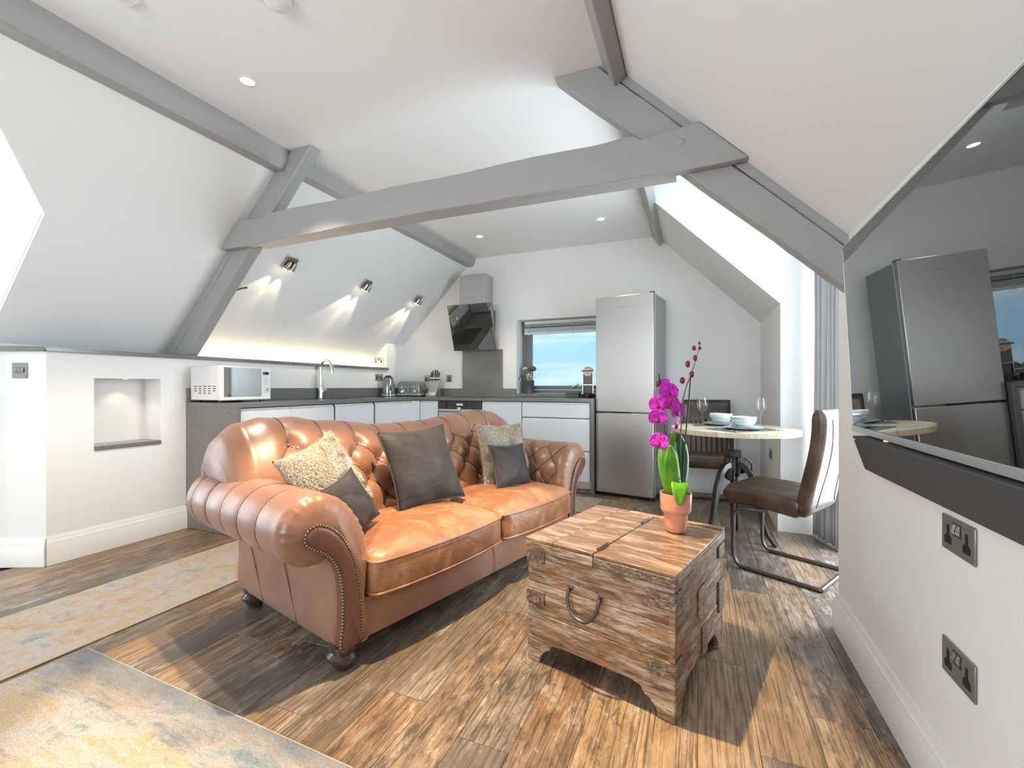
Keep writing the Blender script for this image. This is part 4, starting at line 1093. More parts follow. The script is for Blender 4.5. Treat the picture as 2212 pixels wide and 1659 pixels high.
# ------------------------------------------------------------------ cushions on the sofa
VEL = mk('charcoal_velvet', (.075, .066, .060), .65, spec=.3, Sheen_Weight=.05, Sheen_Roughness=.4)
vv = vec(VEL, 'Object'); setc(VEL, ramp(VEL, noi(VEL, vv, 5, 4, .6, .6), [(.3, (.019, .0160, .0160)), (.7, (.044, .038, .038))]))
bump(VEL, noi(VEL, vec(VEL, 'Object', (3, 3, 5)), 2.0, 2, .5, 1.2), .45, .02)
VELP = mk('charcoal_piping', (.045, .042, .042), .6)
FURB = mk('fur_backing', (.30, .24, .17), .9)
def pillow_pt(a, b, W_, H_, T_):
    e = .10
    x = a * W_ / 2 * (1 - e * (1 - b * b) * a * a); z = b * H_ / 2 * (1 - e * (1 - a * a) * b * b)
    t = T_ / 2 * max(0, (1 - a ** 4)) ** .5 * max(0, (1 - b ** 4)) ** .5 * (.55 + .45 * (1 - a * a) * (1 - b * b))
    return x, z, t
def pillow(name, label, W_, H_, T_, loc, yaw, lean, roll, mat, pipe=None, fur=False, group='cushions on the sofa', seed=0):
    t = thing(name, label, 'cushion', group=group)
    Mw = SM @ Matrix.Translation(loc) @ Matrix.Rotation(yaw, 4, 'Z') @ Matrix.Rotation(lean, 4, 'X') @ Matrix.Rotation(roll, 4, 'Y')
    t.matrix_world = Mw
    n = 28; m = MB()
    for s in (-1, 1):
        rows = []
        for i in range(n + 1):
            row = []
            for j in range(n + 1):
                a, b = -1 + 2 * i / n, -1 + 2 * j / n; x, z, th = pillow_pt(a, b, W_, H_, T_)
                edge = 1 - max(abs(a), abs(b)) ** 6
                wv = .010 * edge * noise.noise(Vector((a * 2.2 + seed, b * 1.6, s * 3 + seed))) + .004 * edge * math.sin((a + b * .4) * 9 + seed) * max(0, -b)
                row.append((x, s * (th + wv * 1.2), z))
            rows.append(row)
        m.grid(rows)
    o = m.build('cover', mat, t, smooth=80)
    bm = bmesh.new(); bm.from_mesh(o.data); bmesh.ops.remove_doubles(bm, verts=bm.verts, dist=1e-4); bmesh.ops.recalc_face_normals(bm, faces=bm.faces); bm.to_mesh(o.data); bm.free()
    if pipe:
        ring = [pillow_pt(-1 + 2 * i / n, -1, W_, H_, T_) for i in range(n)] + [pillow_pt(1, -1 + 2 * i / n, W_, H_, T_) for i in range(n)] + [pillow_pt(1 - 2 * i / n, 1, W_, H_, T_) for i in range(n)] + [pillow_pt(-1, 1 - 2 * i / n, W_, H_, T_) for i in range(n)]
        MB().tube([(p[0], 0, p[1]) for p in ring], .0045, 7, True).build('piping', pipe, t, smooth=80)
    if fur:
        rf = random.Random(seed + 1); m = MB()
        for _ in range(17000):
            a, b = rf.uniform(-1, 1), rf.uniform(-1, 1)
            s = -1 if rf.random() < .8 else 1
            x, z, th = pillow_pt(a, b, W_, H_, T_)
            base = Vector((x, s * th * .98, z))
            fl = noise.noise(Vector((a * 3, b * 3, seed))) * 2.2
            out = Vector((a * abs(a) * .7, s * .75, b * abs(b) * .7)).normalized()
            comb = Vector((math.sin(fl), 0, -math.cos(fl) * .9))
            d = (out * .5 + comb * .8 + Vector((rf.gauss(0, .3), rf.gauss(0, .2), rf.gauss(0, .3)))).normalized()
            ln = rf.uniform(.010, .022); sd = d.cross(out).normalized() * .0007
            mid = base + d * ln * .55 + out * ln * .25; tip = base + d * ln + out * ln * .12
            m.add([base - sd, base + sd, mid + sd * .8, mid - sd * .8, tip], [(0, 1, 2, 3), (3, 2, 4)])
        m.build('fur', FURM, t, smooth=0, kind='stuff')
    return t
FURM = mk('faux_fur', (.45, .36, .25), .7, spec=.3)
fvv = vec(FURM, 'Object')
setc(FURM, mix(FURM, ramp(FURM, noi(FURM, fvv, 9, 4, .65), [(.42, (0,) * 3), (.62, (1,) * 3)]), ramp(FURM, noi(FURM, fvv, 170, 2, .8), [(.40, (.05, .035, .022)), (.48, (.42, .33, .22)), (.60, (.86, .79, .67))]), ramp(FURM, noi(FURM, fvv, 150, 2, .8), [(.40, (.035, .035, .035)), (.49, (.40, .37, .33)), (.62, (.86, .84, .79))])))
pillow('velvet_cushion', 'large charcoal velvet cushion in the middle of the sofa', .47, .46, .16, (.745, .375, .672), math.radians(-4), math.radians(-24), math.radians(-2), VEL, VELP, seed=2)
pillow('fur_cushion', 'faux fur cushion behind the small velvet cushion at the left end of the sofa', .42, .40, .15, (.15, .36, .685), math.radians(20), math.radians(-28), math.radians(-14), FURB, fur=True, seed=4)
pillow('velvet_cushion', 'small charcoal velvet cushion at the left end of the sofa', .28, .26, .10, (.175, .205, .600), math.radians(24), math.radians(-28), math.radians(-12), VEL, VELP, seed=7)
pillow('fur_cushion', 'faux fur cushion upright at the right end of the sofa', .45, .43, .15, (1.50, .385, .655), math.radians(-8), math.radians(-16), math.radians(2), FURB, fur=True, seed=9)
pillow('velvet_cushion', 'small charcoal velvet cushion at the right end of the sofa', .33, .29, .11, (1.385, .235, .600), math.radians(-6), math.radians(-20), math.radians(3), VEL, VELP, seed=12)
# ================================================================== trunk
TW = mk('distressed_wood', (.35, .22, .13), .5, spec=.35)
tv_ = vec(TW, 'Object', (2.2, 2.2, 16), rnd=True)
wa = noi(TW, tv_, 2.0, 7, .68, .8); wb2 = noi(TW, vec(TW, 'Object', (2.2, 2.2, 13), rnd=True), 2.6, 7, .72, .5); wc = noi(TW, vec(TW, 'Object', (6, 6, 70), rnd=True), 3, 4, .7)
cA = mix(TW, ramp(TW, wa, [(.36, (0,) * 3), (.62, (1,) * 3)]), (.095, .046, .022), (.34, .185, .09))
cB = mix(TW, ramp(TW, wb2, [(.47, (0,) * 3), (.63, (.88,) * 3)]), cA, (.52, .42, .33))
cC = mix(TW, ramp(TW, wc, [(.36, (.8,) * 3), (.48, (0,) * 3)]), cB, (.07, .045, .03))
setc(TW, cC); bump(TW, wc, .45, .004)
def grainwood(name, sc, dark, mid, pale, rough=.3, pk=(.5, .66)):
    m = mk(name, mid, rough, spec=.5)
    a = noi(m, vec(m, 'Object', sc, rnd=True), 2.2, 7, .66, .6); b = noi(m, vec(m, 'Object', tuple(s * .5 + .8 for s in sc), rnd=True), 2.4, 5, .65, .4)
    c = noi(m, vec(m, 'Object', tuple(s * 4 for s in sc), rnd=True), 2.5, 4, .7)
    k = mix(m, ramp(m, a, [(.36, (0,) * 3), (.64, (1,) * 3)]), dark, mid)
    k = mix(m, ramp(m, b, [(pk[0], (0,) * 3), (pk[1], (.85,) * 3)]), k, pale)
    k = mix(m, ramp(m, c, [(.36, (.6,) * 3), (.48, (0,) * 3)]), k, dark)
    setc(m, k); bump(m, c, .25, .002); return m
TTOP = grainwood('trunk_top_wood', (2, 14, 2), (.11, .065, .04), (.26, .15, .085), (.50, .36, .26), .22)
IRON = mk('aged_iron', (.10, .085, .07), .45, .7)
STRAP = mk('painted_strap', (.16, .115, .08), .5)
sb_ = noi(STRAP, vec(STRAP, 'Object', (40, 40, 90)), 1.5, 5, .7); setc(STRAP, ramp(STRAP, sb_, [(.38, (.065, .045, .032)), (.55, (.19, .125, .08)), (.68, (.42, .33, .25))])); bump(STRAP, sb_, .3, .003)
# local frame: origin at the near bottom corner, x along the front face to the left, y to the back
tr0 = Vector((-.066, 1.574, 0)); tdir = Vector((-.579, .167, 0)).normalized(); tang = math.atan2(tdir.y, tdir.x)
TLx, TLy, TH = .605, .625, .50
# use a right-handed frame: X = along front to the left, Y must be 90deg ccw from X -> points towards -back; so flip by putting the origin at the far-left
trunk = thing('storage_chest', 'distressed wooden chest with iron handle used as a coffee table', 'chest', tr0 + tdir * TLx, tang + PI)
# now local x runs from the left front corner to the near front corner, y runs to the back
def scallop(x0, x1, leg, zb, zt):
    a = [(x0, zt), (x0, 0), (x0 + leg * .55, 0), (x0 + leg * .62, .03), (x0 + leg * .85, .055), (x0 + leg * 1.0, .06), (x0 + leg * 1.15, .085), (x0 + leg * 1.55, zb)]
    b = [(x1 - (p - x0), z) for p, z in a][::-1]
    return a + b
fr_ = MB().prism(scallop(0, TLx, .105, .092, .20), 'y', 0, .022).build('front_plinth_board', TW, trunk, bevel=.004)
MB().prism(scallop(0, TLx, .105, .092, .20), 'y', TLy - .022, TLy).build('back_plinth_board', TW, trunk, bevel=.004)
for x in (.0, TLx - .022):
    MB().prism(scallop(.0225, TLy - .0225, .09, .092, .20), 'x', x + .0005, x + .0215).build('side_plinth_board', TW, trunk, bevel=.004)
MB().box(.0225, TLx - .0225, .0225, TLy - .0225, .11, .12).build('bottom_board', TW, trunk)
for z0, z1 in ((.2005, .325), (.3255, .452)):
    MB().box(.002, TLx - .002, .001, .021, z0, z1).build('front_board', TW, trunk, bevel=.003)
    MB().box(.002, TLx - .002, TLy - .021, TLy - .001, z0, z1).build('back_board', TW, trunk, bevel=.003)
    for x in (.0025, TLx - .0205):
        MB().box(x, x + .018, .0215, TLy - .0215, z0, z1).build('side_board', TW, trunk, bevel=.003)
# lid: fixed half (right) and hinged half (left), each of boards with a rim
hx = TLx * .505
for nm, x0, x1, cuts in (('hinged_lid', -.006, hx - .0015, (.13,)), ('fixed_lid', hx + .0015, TLx + .006, ())):
    xs = [x0] + [x0 + c for c in cuts] + [x1]
    for k, (a, b) in enumerate(zip(xs, xs[1:])):
        MB().box(a + (.0008 if k else 0), b, -.006, TLy + .006, .488, .5005 if nm == 'fixed_lid' else .5025).build(nm + '_board', TTOP, trunk, bevel=.003)
    MB().box(x0, x1, -.008, .018, .4525, .4875).build(nm + '_rim', STRAP if nm == 'fixed_lid' else TW, trunk, bevel=.003)
    MB().box(x0, x1, TLy - .018, TLy + .008, .4525, .4875).build(nm + '_rim', TW, trunk, bevel=.003)
for x in (-.007, TLx - .013): MB().box(x, x + .02, .0185, TLy - .0185, .4525, .4875).build('side_rim', TW, trunk, bevel=.003)
MB().box(.18, TLx + .0065, TLy - .03, TLy + .0062, .5006, .5046).build('back_edge_strip', TW, trunk, bevel=.002)
# straps at the corners (front face left and right, side face)
for z in (.405, .24):
    st = MB().box(-.002, .085, -.006, .0015, z, z + .052).build('corner_strap', STRAP, trunk, bevel=.0015)
    for x in (.018, .066): MB().ball((x, -.006, z + .026), .005, 8, 5, (1, .5, 1)).build('rivet', IRON, st)
for z in (.375, .145):
    st = MB().box(TLx - .095, TLx + .002, -.006, .0015, z, z + .058).build('corner_strap', STRAP, trunk, bevel=.0015)
    for x in (.018, .075): MB().ball((TLx - x, -.006, z + .029), .005, 8, 5, (1, .5, 1)).build('rivet', IRON, st)
    st = MB().box(TLx - .0015, TLx + .006, -.004, .07, z, z + .058).build('corner_strap', STRAP, trunk, bevel=.0015)
for y0_, z0, z1 in ((TLy - .085, .39, .44), (TLy - .085, .16, .29)):
    MB().box(TLx - .0015, TLx + .006, y0_, TLy + .003, z0, z1).build('corner_strap', STRAP, trunk, bevel=.0015)
# vertical battens along the near edge and the front left
MB().box(TLx - .018, TLx + .0025, -.0045, .0012, .205, .372).build('edge_batten', TW, trunk, bevel=.002)
MB().box(TLx + .0005, TLx + .005, .30, .37, .085, .20).build('lock_batten', STRAP, trunk, bevel=.002)
lk = MB().box(TLx - .002, TLx + .005, .26, .36, .25, .355).build('lock_plate', TW, trunk, bevel=.002)
MB().lathe([(.0, .0065), (.006, .0065), (.006, .0)], 10, m=Matrix.Translation((TLx, .31, .29)) @ Matrix.Rotation(PI / 2, 4, 'Y')).build('keyhole', BLACK, lk)
# strap hinges on the lid
for y in (.075, .50):
    hg = MB().box(hx - .012, hx + .008, y - .038, y + .038, .5015, .5045).build('hinge', IRON, trunk, bevel=.001)
    MB().tube([(hx - .001, y - .04, .5065), (hx - .001, y + .04, .5065)], .005, 10).build('hinge_pin', IRON, hg)
# drop handle
hd2 = MB().tube(sp([(TLx * .34, -.012, .345), (TLx * .335, -.02, .315), (TLx * .36, -.026, .272), (TLx * .42, -.030, .250), (TLx * .48, -.030, .252), (TLx * .53, -.026, .282), (TLx * .55, -.02, .32), (TLx * .552, -.012, .342)]), .0068, 10).build('drop_handle', IRON, trunk)
for x in (TLx * .34, TLx * .552): MB().lathe([(.011, 0), (.010, .004), (.005, .006), (.005, .016)], 12, m=Matrix.Translation((x, .002, .346)) @ Matrix.Rotation(PI / 2, 4, 'X')).build('handle_eye', IRON, hd2)

# ================================================================== orchid in its pot, on the trunk
POT = mk('coral_glaze', (.62, .265, .17), .16, spec=.6)
oc = thing('potted_orchid', 'magenta orchid in a glazed coral pot on the wooden chest', 'plant', (-.082, 2.045, .5045))
MB().lathe([(.038, 0), (.042, .004), (.046, .03), (.050, .074), (.0515, .080), (.0585, .084), (.0625, .091), (.0635, .10), (.066, .160), (.0655, .164), (.061, .164), (.060, .100), (.045, .07), (.03, .02)], 40).build('pot', POT, oc, smooth=60)
MB().lathe([(.0, .148), (.03, .150), (.059, .146), (.058, .12)], 20).build('bark', mk('orchid_bark', (.06, .04, .025), .9), oc)
LEAF = mk('orchid_leaf', (.10, .33, .015), .3, spec=.5, Subsurface_Weight=.0)
lvn = noi(LEAF, vec(LEAF, 'Object', (8, 8, 3), rnd=True), 4, 3); setc(LEAF, ramp(LEAF, lvn, [(.3, (.05, .20, .012)), (.7, (.16, .42, .02))]))
LEAFD = mk('dark_orchid_leaf', (.02, .12, .03), .3)
Rv = camo.matrix_world.to_3x3()
# world directions used for arranging the plant as seen: to the right of the room view, and towards the sofa side
RT = Vector((math.cos(math.radians(22.4)), math.sin(math.radians(22.4)), 0)); FW_ = Vector((-RT.y, RT.x, 0)); UP = Vector((0, 0, 1))
def W3(r, f, z): return RT * r + FW_ * f + UP * z
def leaf(path, width, mat, side, name='leaf', fold=.25, n=14):
    pts, _ = catmull([tuple(p) for p in path], n, False) if False else (None, None)
    P = [Vector(p) for p in path]; rows = []
    for i in range(n):
        t = i / (n - 1); k = t * (len(P) - 1); j = min(int(k), len(P) - 2); a = k - j
        p0, p1, p2, p3 = P[max(j - 1, 0)], P[j], P[j + 1], P[min(j + 2, len(P) - 1)]
        c = .5 * ((2 * p1) + (p2 - p0) * a + (2 * p0 - 5 * p1 + 4 * p2 - p3) * a * a + (3 * p1 - p0 - 3 * p2 + p3) * a ** 3)
        tg = (p2 - p1).normalized(); s = (side - tg * side.dot(tg)).normalized(); nr = tg.cross(s)
        wd_ = width * (math.sin(PI * min(1, (t * .94 + .05)) ** .8)) ** .75
        rows.append([c + s * wd_ * x + nr * fold * wd_ * (abs(x) ** 1.3) for x in (-1, -.6, -.25, 0, .25, .6, 1)])
    o = MB().grid(rows).build(name, mat, oc, smooth=80)
    so = o.modifiers.new('thick', 'SOLIDIFY'); so.thickness = .0022; return o
leaf([W3(-.012, -.01, .15), W3(-.03, -.015, .26), W3(-.035, -.01, .36), W3(-.005, .0, .42)][0:4], .045, LEAF, RT)
leaf([W3(.0, -.02, .145), W3(-.028, -.045, .22), W3(-.04, -.06, .31), W3(-.045, -.06, .375)], .036, LEAF, RT)
leaf([W3(.006, -.03, .19), W3(-.004, -.055, .218), W3(-.014, -.078, .195), W3(-.018, -.088, .165), W3(-.018, -.09, .13)], .034, LEAF, RT, fold=.12)
leaf([W3(.015, .0, .15), W3(.03, .01, .26), W3(.035, .02, .35), W3(.02, .03, .42)], .032, LEAFD, RT)
leaf([W3(.01, .015, .15), W3(.025, .03, .24), W3(.03, .04, .31)], .03, LEAFD, RT)
STEM = mk('orchid_stem', (.07, .10, .03), .45); STICK = mk('support_stick', (.012, .012, .011), .5)
def stem(path, r, mat, name): return MB().tube([W3(*p) for p in path], r, 8).build(name, mat, oc)
stem([(-.02, 0, .14), (-.035, 0, .35), (-.06, .0, .55), (-.072, 0, .675)], 0.0028, STICK, 'support_stick')
stem([(.024, .01, .14), (.042, .01, .36), (.060, .01, .56), (.068, .01, .66)], 0.0028, STICK, 'support_stick')
s1_ = stem([(-.015, 0, .14), (-.03, .0, .30), (-.048, 0, .46), (-.055, 0, .56), (-.05, 0, .61), (-.03, .0, .635)], [.003, .003, .0027, .0025, .002, .0018], STEM, 'flower_stem')
s2_ = stem([(.016, .01, .14), (.022, .01, .35), (.032, .01, .55), (.050, .012, .62), (.066, .012, .66), (.084, .012, .71), (.098, .012, .755), (.106, .012, .79)], [.003, .003, .0027, .0025, .0023, .002, .0018, .0014], STEM, 'flower_stem')
PETAL = mk('magenta_petal', (.52, .012, .42), .45, spec=.3, Sheen_Weight=.3)
pvn = noi(PETAL, vec(PETAL, 'Object', (60, 60, 60)), 1.2, 3); setc(PETAL, ramp(PETAL, pvn, [(.35, (.42, .006, .36)), (.65, (.68, .03, .58))]))
LIP = mk('dark_magenta_lip', (.30, .005, .10), .4); BUDM = mk('orchid_bud', (.22, .012, .045), .4)
def petal_mesh(l, w, cup, n=8, mcols=7):
    rows = []
    for i in range(n):
        t = i / (n - 1); ww = w * math.sin(PI * (t * .93 + .06)) ** .65
        rows.append([(x * ww, cup * (t * t * .6 + x * x * .35) * l - .002, t * l) for x in [-1 + 2 * j / (mcols - 1) for j in range(mcols)]])
    return rows
def flower(pos, look, size=1., roll=0., parent=None):
    z_ = Vector(look).normalized(); M_ = z_.to_track_quat('-Y', 'Z').to_matrix().to_4x4() @ Matrix.Rotation(roll, 4, 'Y'); M_.translation = Vector(pos)
    f = MB().ball((0, 0, 0), .006 * size, 8, 5).build('flower', LIP, oc); f.matrix_local = M_
    for ang, l, w, c in ((0, .036, .016, .1), (2.25, .034, .0145, .12), (-2.25, .034, .0145, .12), (1.28, .037, .029, .16), (-1.28, .037, .029, .16)):
        m = MB(); rows = petal_mesh(l * size, w * size, -c)
        R_ = Matrix.Rotation(ang, 4, 'Y')
        m.grid([[R_ @ Vector(p) for p in row] for row in rows])
        o = m.build('petal', PETAL, f, smooth=80)
        so = o.modifiers.new('thick', 'SOLIDIFY'); so.thickness = .0012
    m = MB().ball((0, -.008 * size, -.012 * size), .009 * size, 8, 5, (.9, .8, 1.2)); m.build('lip', LIP, f)
for r, f_, z, look, sz, rl in ((-.038, -.015, .595, (-.1, -1, .1), 1.15, .1), (-.082, -.01, .545, (-.5, -1, -.1), 1.0, -.2), (-.088, -.03, .488, (-.3, -1, -.1), 1.08, .1), (-.030, -.02, .545, (.15, -1, -.2), 1.05, .3),
                               (-.0, -.005, .515, (.5, -1, .0), 1.1, -.1), (-.012, -.03, .462, (.9, -.6, -.2), .95, .2), (-.082, -.03, .385, (-.35, -1, .05), 1.1, .3), (-.012, .02, .395, (.5, -.8, -.1), .95, -.1), (-.052, .0, .632, (-.3, -.5, .5), .7, 0)):
    flower(W3(r, f_, z), W3(*look), sz, rl)
for r, f_, z, s in ((.032, .01, .645, .013), (.074, .012, .672, .013), (.052, .0, .715, .013), (.088, .01, .742, .012), (.082, .01, .785, .010), (.107, .01, .785, .008), (.106, .01, .806, .007), (-.078, 0, .63, .012)):
    MB().ball(W3(r, f_, z), s, 10, 7, (.85, .85, 1.15)).build('bud', BUDM, oc)

# ================================================================== round dining table
TC = Vector((.247, 3.635, 0)); ZT_ = .825; TRr = .425
tb = thing('round_table', 'round pale wood dining table on a black cast iron pedestal', 'table', TC, math.radians(20))
TWD = grainwood('pale_table_wood', (3, 12, 3), (.50, .36, .20), (.66, .55, .38), (.76, .72, .58), .3, (.4, .62))
nst = 5
for k in range(nst):
    x0 = -TRr + 2 * TRr * k / nst; x1 = -TRr + 2 * TRr * (k + 1) / nst
    pts = [(x, math.sqrt(max(0, TRr ** 2 - x * x))) for x in [x0 + .0004 + (x1 - x0 - .0008) * i / 12 for i in range(13)]]
    poly = pts + [(x, -y) for x, y in pts[::-1]]
    if k == 0: poly = poly[:-1]
    dd = []
    for p in poly:
        if not dd or (Vector(p) - Vector(dd[-1])).length > 1e-5: dd.append(p)
    o = MB().prism(dd, 'z', ZT_ - .034, ZT_).build('top_board', TWD, tb, bevel=.0015)
CAST = mk('black_cast_iron', (.045, .042, .04), .32, .75)
bump(CAST, noi(CAST, vec(CAST, 'Object'), 50, 4), .25, .004)
MB().lathe([(.0, .775), (.15, .775), (.15, .79), (.0, .79)], 32).build('mounting_disc', CAST, tb)
MB().tube([(0, 0, .10), (0, 0, .775)], .017, 14).build('screw_column', CAST, tb)
sc_ = MB()
for k in range(30): sc_.lathe([(.017, 0), (.0205, .005), (.017, .01)], 12, (0, 0, .12 + k * .011), capped=False)
sc_.build('screw_thread', CAST, tb)
hub = MB().box(-.045, .045, -.05, .05, .615, .665).build('hub_head', CAST, tb, bevel=.006)
MB().prism([(-.055, .615), (-.02, .615), (-.02, .46), (-.035, .44), (-.062, .47)], 'y', -.03, .03).build('hub_body', CAST, tb, bevel=.006)
MB().prism([(.02, .615), (.05, .615), (.05, .53), (.03, .47), (.02, .47)], 'y', -.03, .03).build('hub_body', CAST, tb, bevel=.006)
for k, a in enumerate((math.radians(-28), math.radians(62), math.radians(200))):
    ca_, sa_ = math.cos(a), math.sin(a)
    prof = [(.035, .56), (.075, .545), (.11, .50), (.145, .40), (.165, .28), (.185, .17), (.215, .08), (.255, .02), (.275, .006)]
    rows = []
    for i, (r, z) in enumerate(prof):
        dr, dz = (prof[min(i + 1, 8)][0] - prof[max(i - 1, 0)][0]), (prof[min(i + 1, 8)][1] - prof[max(i - 1, 0)][1])
        l_ = math.hypot(dr, dz); nx_, nz_ = -dz / l_, dr / l_; th = .022 - .012 * i / 8; wd_ = .020 - .004 * i / 8
        rows.append([((r + nx_ * e * th) * ca_ - f_ * wd_ * sa_, (r + nx_ * e * th) * sa_ + f_ * wd_ * ca_, max(.001, z + nz_ * e * th)) for e, f_ in ((-1, -1), (1, -1), (1, 1), (-1, 1))])
    MB().grid(rows, False, True, True).build('leg', CAST, tb, smooth=40, bevel=.003)
hl = MB().tube(sp([(.05, 0, .58), (.09, 0, .60), (.13, 0, .565), (.135, 0, .50), (.13, 0, .47)]), .007, 8).build('crank_handle', CAST, tb)
MB().tube([(.13, 0, .50), (.13, 0, .455)], .011, 10).build('crank_grip', CAST, hl)
gw = MB().lathe([(.0, -.02), (.06, -.02), (.06, .02), (.0, .02)], 18, m=Matrix.Translation((.04, 0, .55)) @ Matrix.Rotation(PI / 2, 4, 'X')).build('gear_wheel', CAST, tb)
# place settings
MAT_ = mk('woven_placemat', (.10, .105, .105), .7)
ck_ = N(MAT_, 'TexChecker'); ck_.inputs['Scale'].default_value = 160; L(MAT_, vec(MAT_, 'Object'), ck_.inputs['Vector']); ck_.inputs['Color1'].default_value = (.05, .05, .05, 1); ck_.inputs['Color2'].default_value = (.22, .23, .23, 1); setc(MAT_, ck_.outputs['Color'])
CER = mk('glazed_stoneware', (.62, .68, .68), .18, spec=.55)
cz = N(CER, 'SeparateXYZ'); L(CER, N(CER, 'TexCoord').outputs['Object'], cz.inputs[0])
cv = noi(CER, vec(CER, 'Object', (2, 2, 110)), 1.6, 4, .6, .4); setc(CER, ramp(CER, cv, [(.38, (.28, .34, .35)), (.5, (.52, .58, .58)), (.62, (.74, .77, .75))]))
RIMW = mk('white_glaze', (.80, .81, .79), .15)
def setting(which, cx, cy, rz):
    mt = thing('placemat', f'dark woven placemat on the {which} side of the round table', 'placemat', (cx, cy, ZT_ + .0005), rz, 'placemats')
    MB().box(-.20, .20, -.14, .14, 0, .003).build('mat', MAT_, mt)
    z = ZT_ + .0042
    def dish(name, lab, cat, prof, z, n=36, m=CER):
        t = thing(name, lab, cat, (cx, cy, z), rz, 'table dishes'); MB().lathe(prof, n).build('body', m, t, smooth=60); return t
    p1 = dish('dinner_plate', f'grey glazed dinner plate under the stack on the {which} placemat', 'plate', [(.0, 0), (.07, 0), (.075, .003), (.125, .014), (.127, .017), (.122, .018), (.075, .008), (.0, .008)], z)
    p2 = dish('side_plate', f'pale side plate between bowl and dinner plate on the {which} placemat', 'plate', [(.0, 0), (.05, 0), (.055, .003), (.092, .012), (.094, .015), (.09, .0155), (.05, .008), (.0, .008)], z + .0105, m=CER)
    b = thing('cereal_bowl', f'blue-grey glazed bowl on top of the {which} plate stack', 'bowl', (cx, cy, z + .021), rz, 'table dishes')
    MB().lathe([(.0, 0), (.045, 0), (.048, .004), (.072, .022), (.081, .045), (.0825, .064), (.079, .0655), (.077, .045), (.066, .024), (.0, .012)], 40).build('body', CER, b, smooth=60)
    MB().lathe([(.0825, .064), (.0826, .067), (.0785, .067), (.079, .0645)], 40, capped=False).build('rim', RIMW, b)
    fk = thing('fork', f'steel fork beside the {which} plates', 'fork', tuple(Vector((cx, cy, ZT_ + .0042)) + Matrix.Rotation(rz, 3, 'Z') @ Vector((-.165, -.01, 0))), rz, 'cutlery')
    MB().box(-.004, .004, -.10, .03, 0, .003).build('handle', CHROME, fk, bevel=.001); MB().prism([(-.004, .03), (.004, .03), (.012, .055), (-.012, .055)], 'z', 0, .003).build('shoulder', CHROME, fk)
    for k in range(4): MB().box(-.012 + k * .0067, -.0082 + k * .0067, .055, .095, .0, .0025).build('tine', CHROME, fk)
    kf = thing('table_knife', f'steel table knife beside the {which} plates', 'knife', tuple(Vector((cx, cy, ZT_ + .0042)) + Matrix.Rotation(rz, 3, 'Z') @ Vector((.165, -.01, 0))), rz, 'cutlery')
    MB().box(-.006, .006, -.11, .0, 0, .005).build('handle', CHROME, kf, bevel=.0015); MB().prism([(-.006, 0), (.006, 0), (.008, .08), (.0, .10), (-.006, .09)], 'z', .001, .003).build('blade', CHROME, kf)
setting('near', .30, 3.475, math.radians(40))
setting('far', .175, 3.815, math.radians(185))
def wineglass(lab, x, y):
    t = thing('wine_glass', lab, 'wine glass', (x, y, ZT_ + .0005), 0, 'wine glasses')
    MB().lathe([(.034, .0), (.034, .002), (.012, .005), (.005, .010)], 28).build('foot', WINEG, t, smooth=60)
    MB().lathe([(.005, .010), (.0042, .05), (.0045, .088), (.009, .096)], 14).build('stem', WINEG, t, smooth=60)
    MB().lathe([(.009, .096), (.026, .108), (.039, .132), (.043, .158), (.040, .19), (.035, .212)], 32, capped=False).build('bowl', WINEG, t, smooth=60)
wineglass('wine glass beside the far bowl, in front of the far chair', .045, 3.90)
wineglass('wine glass on the right side of the round table', .455, 3.89)

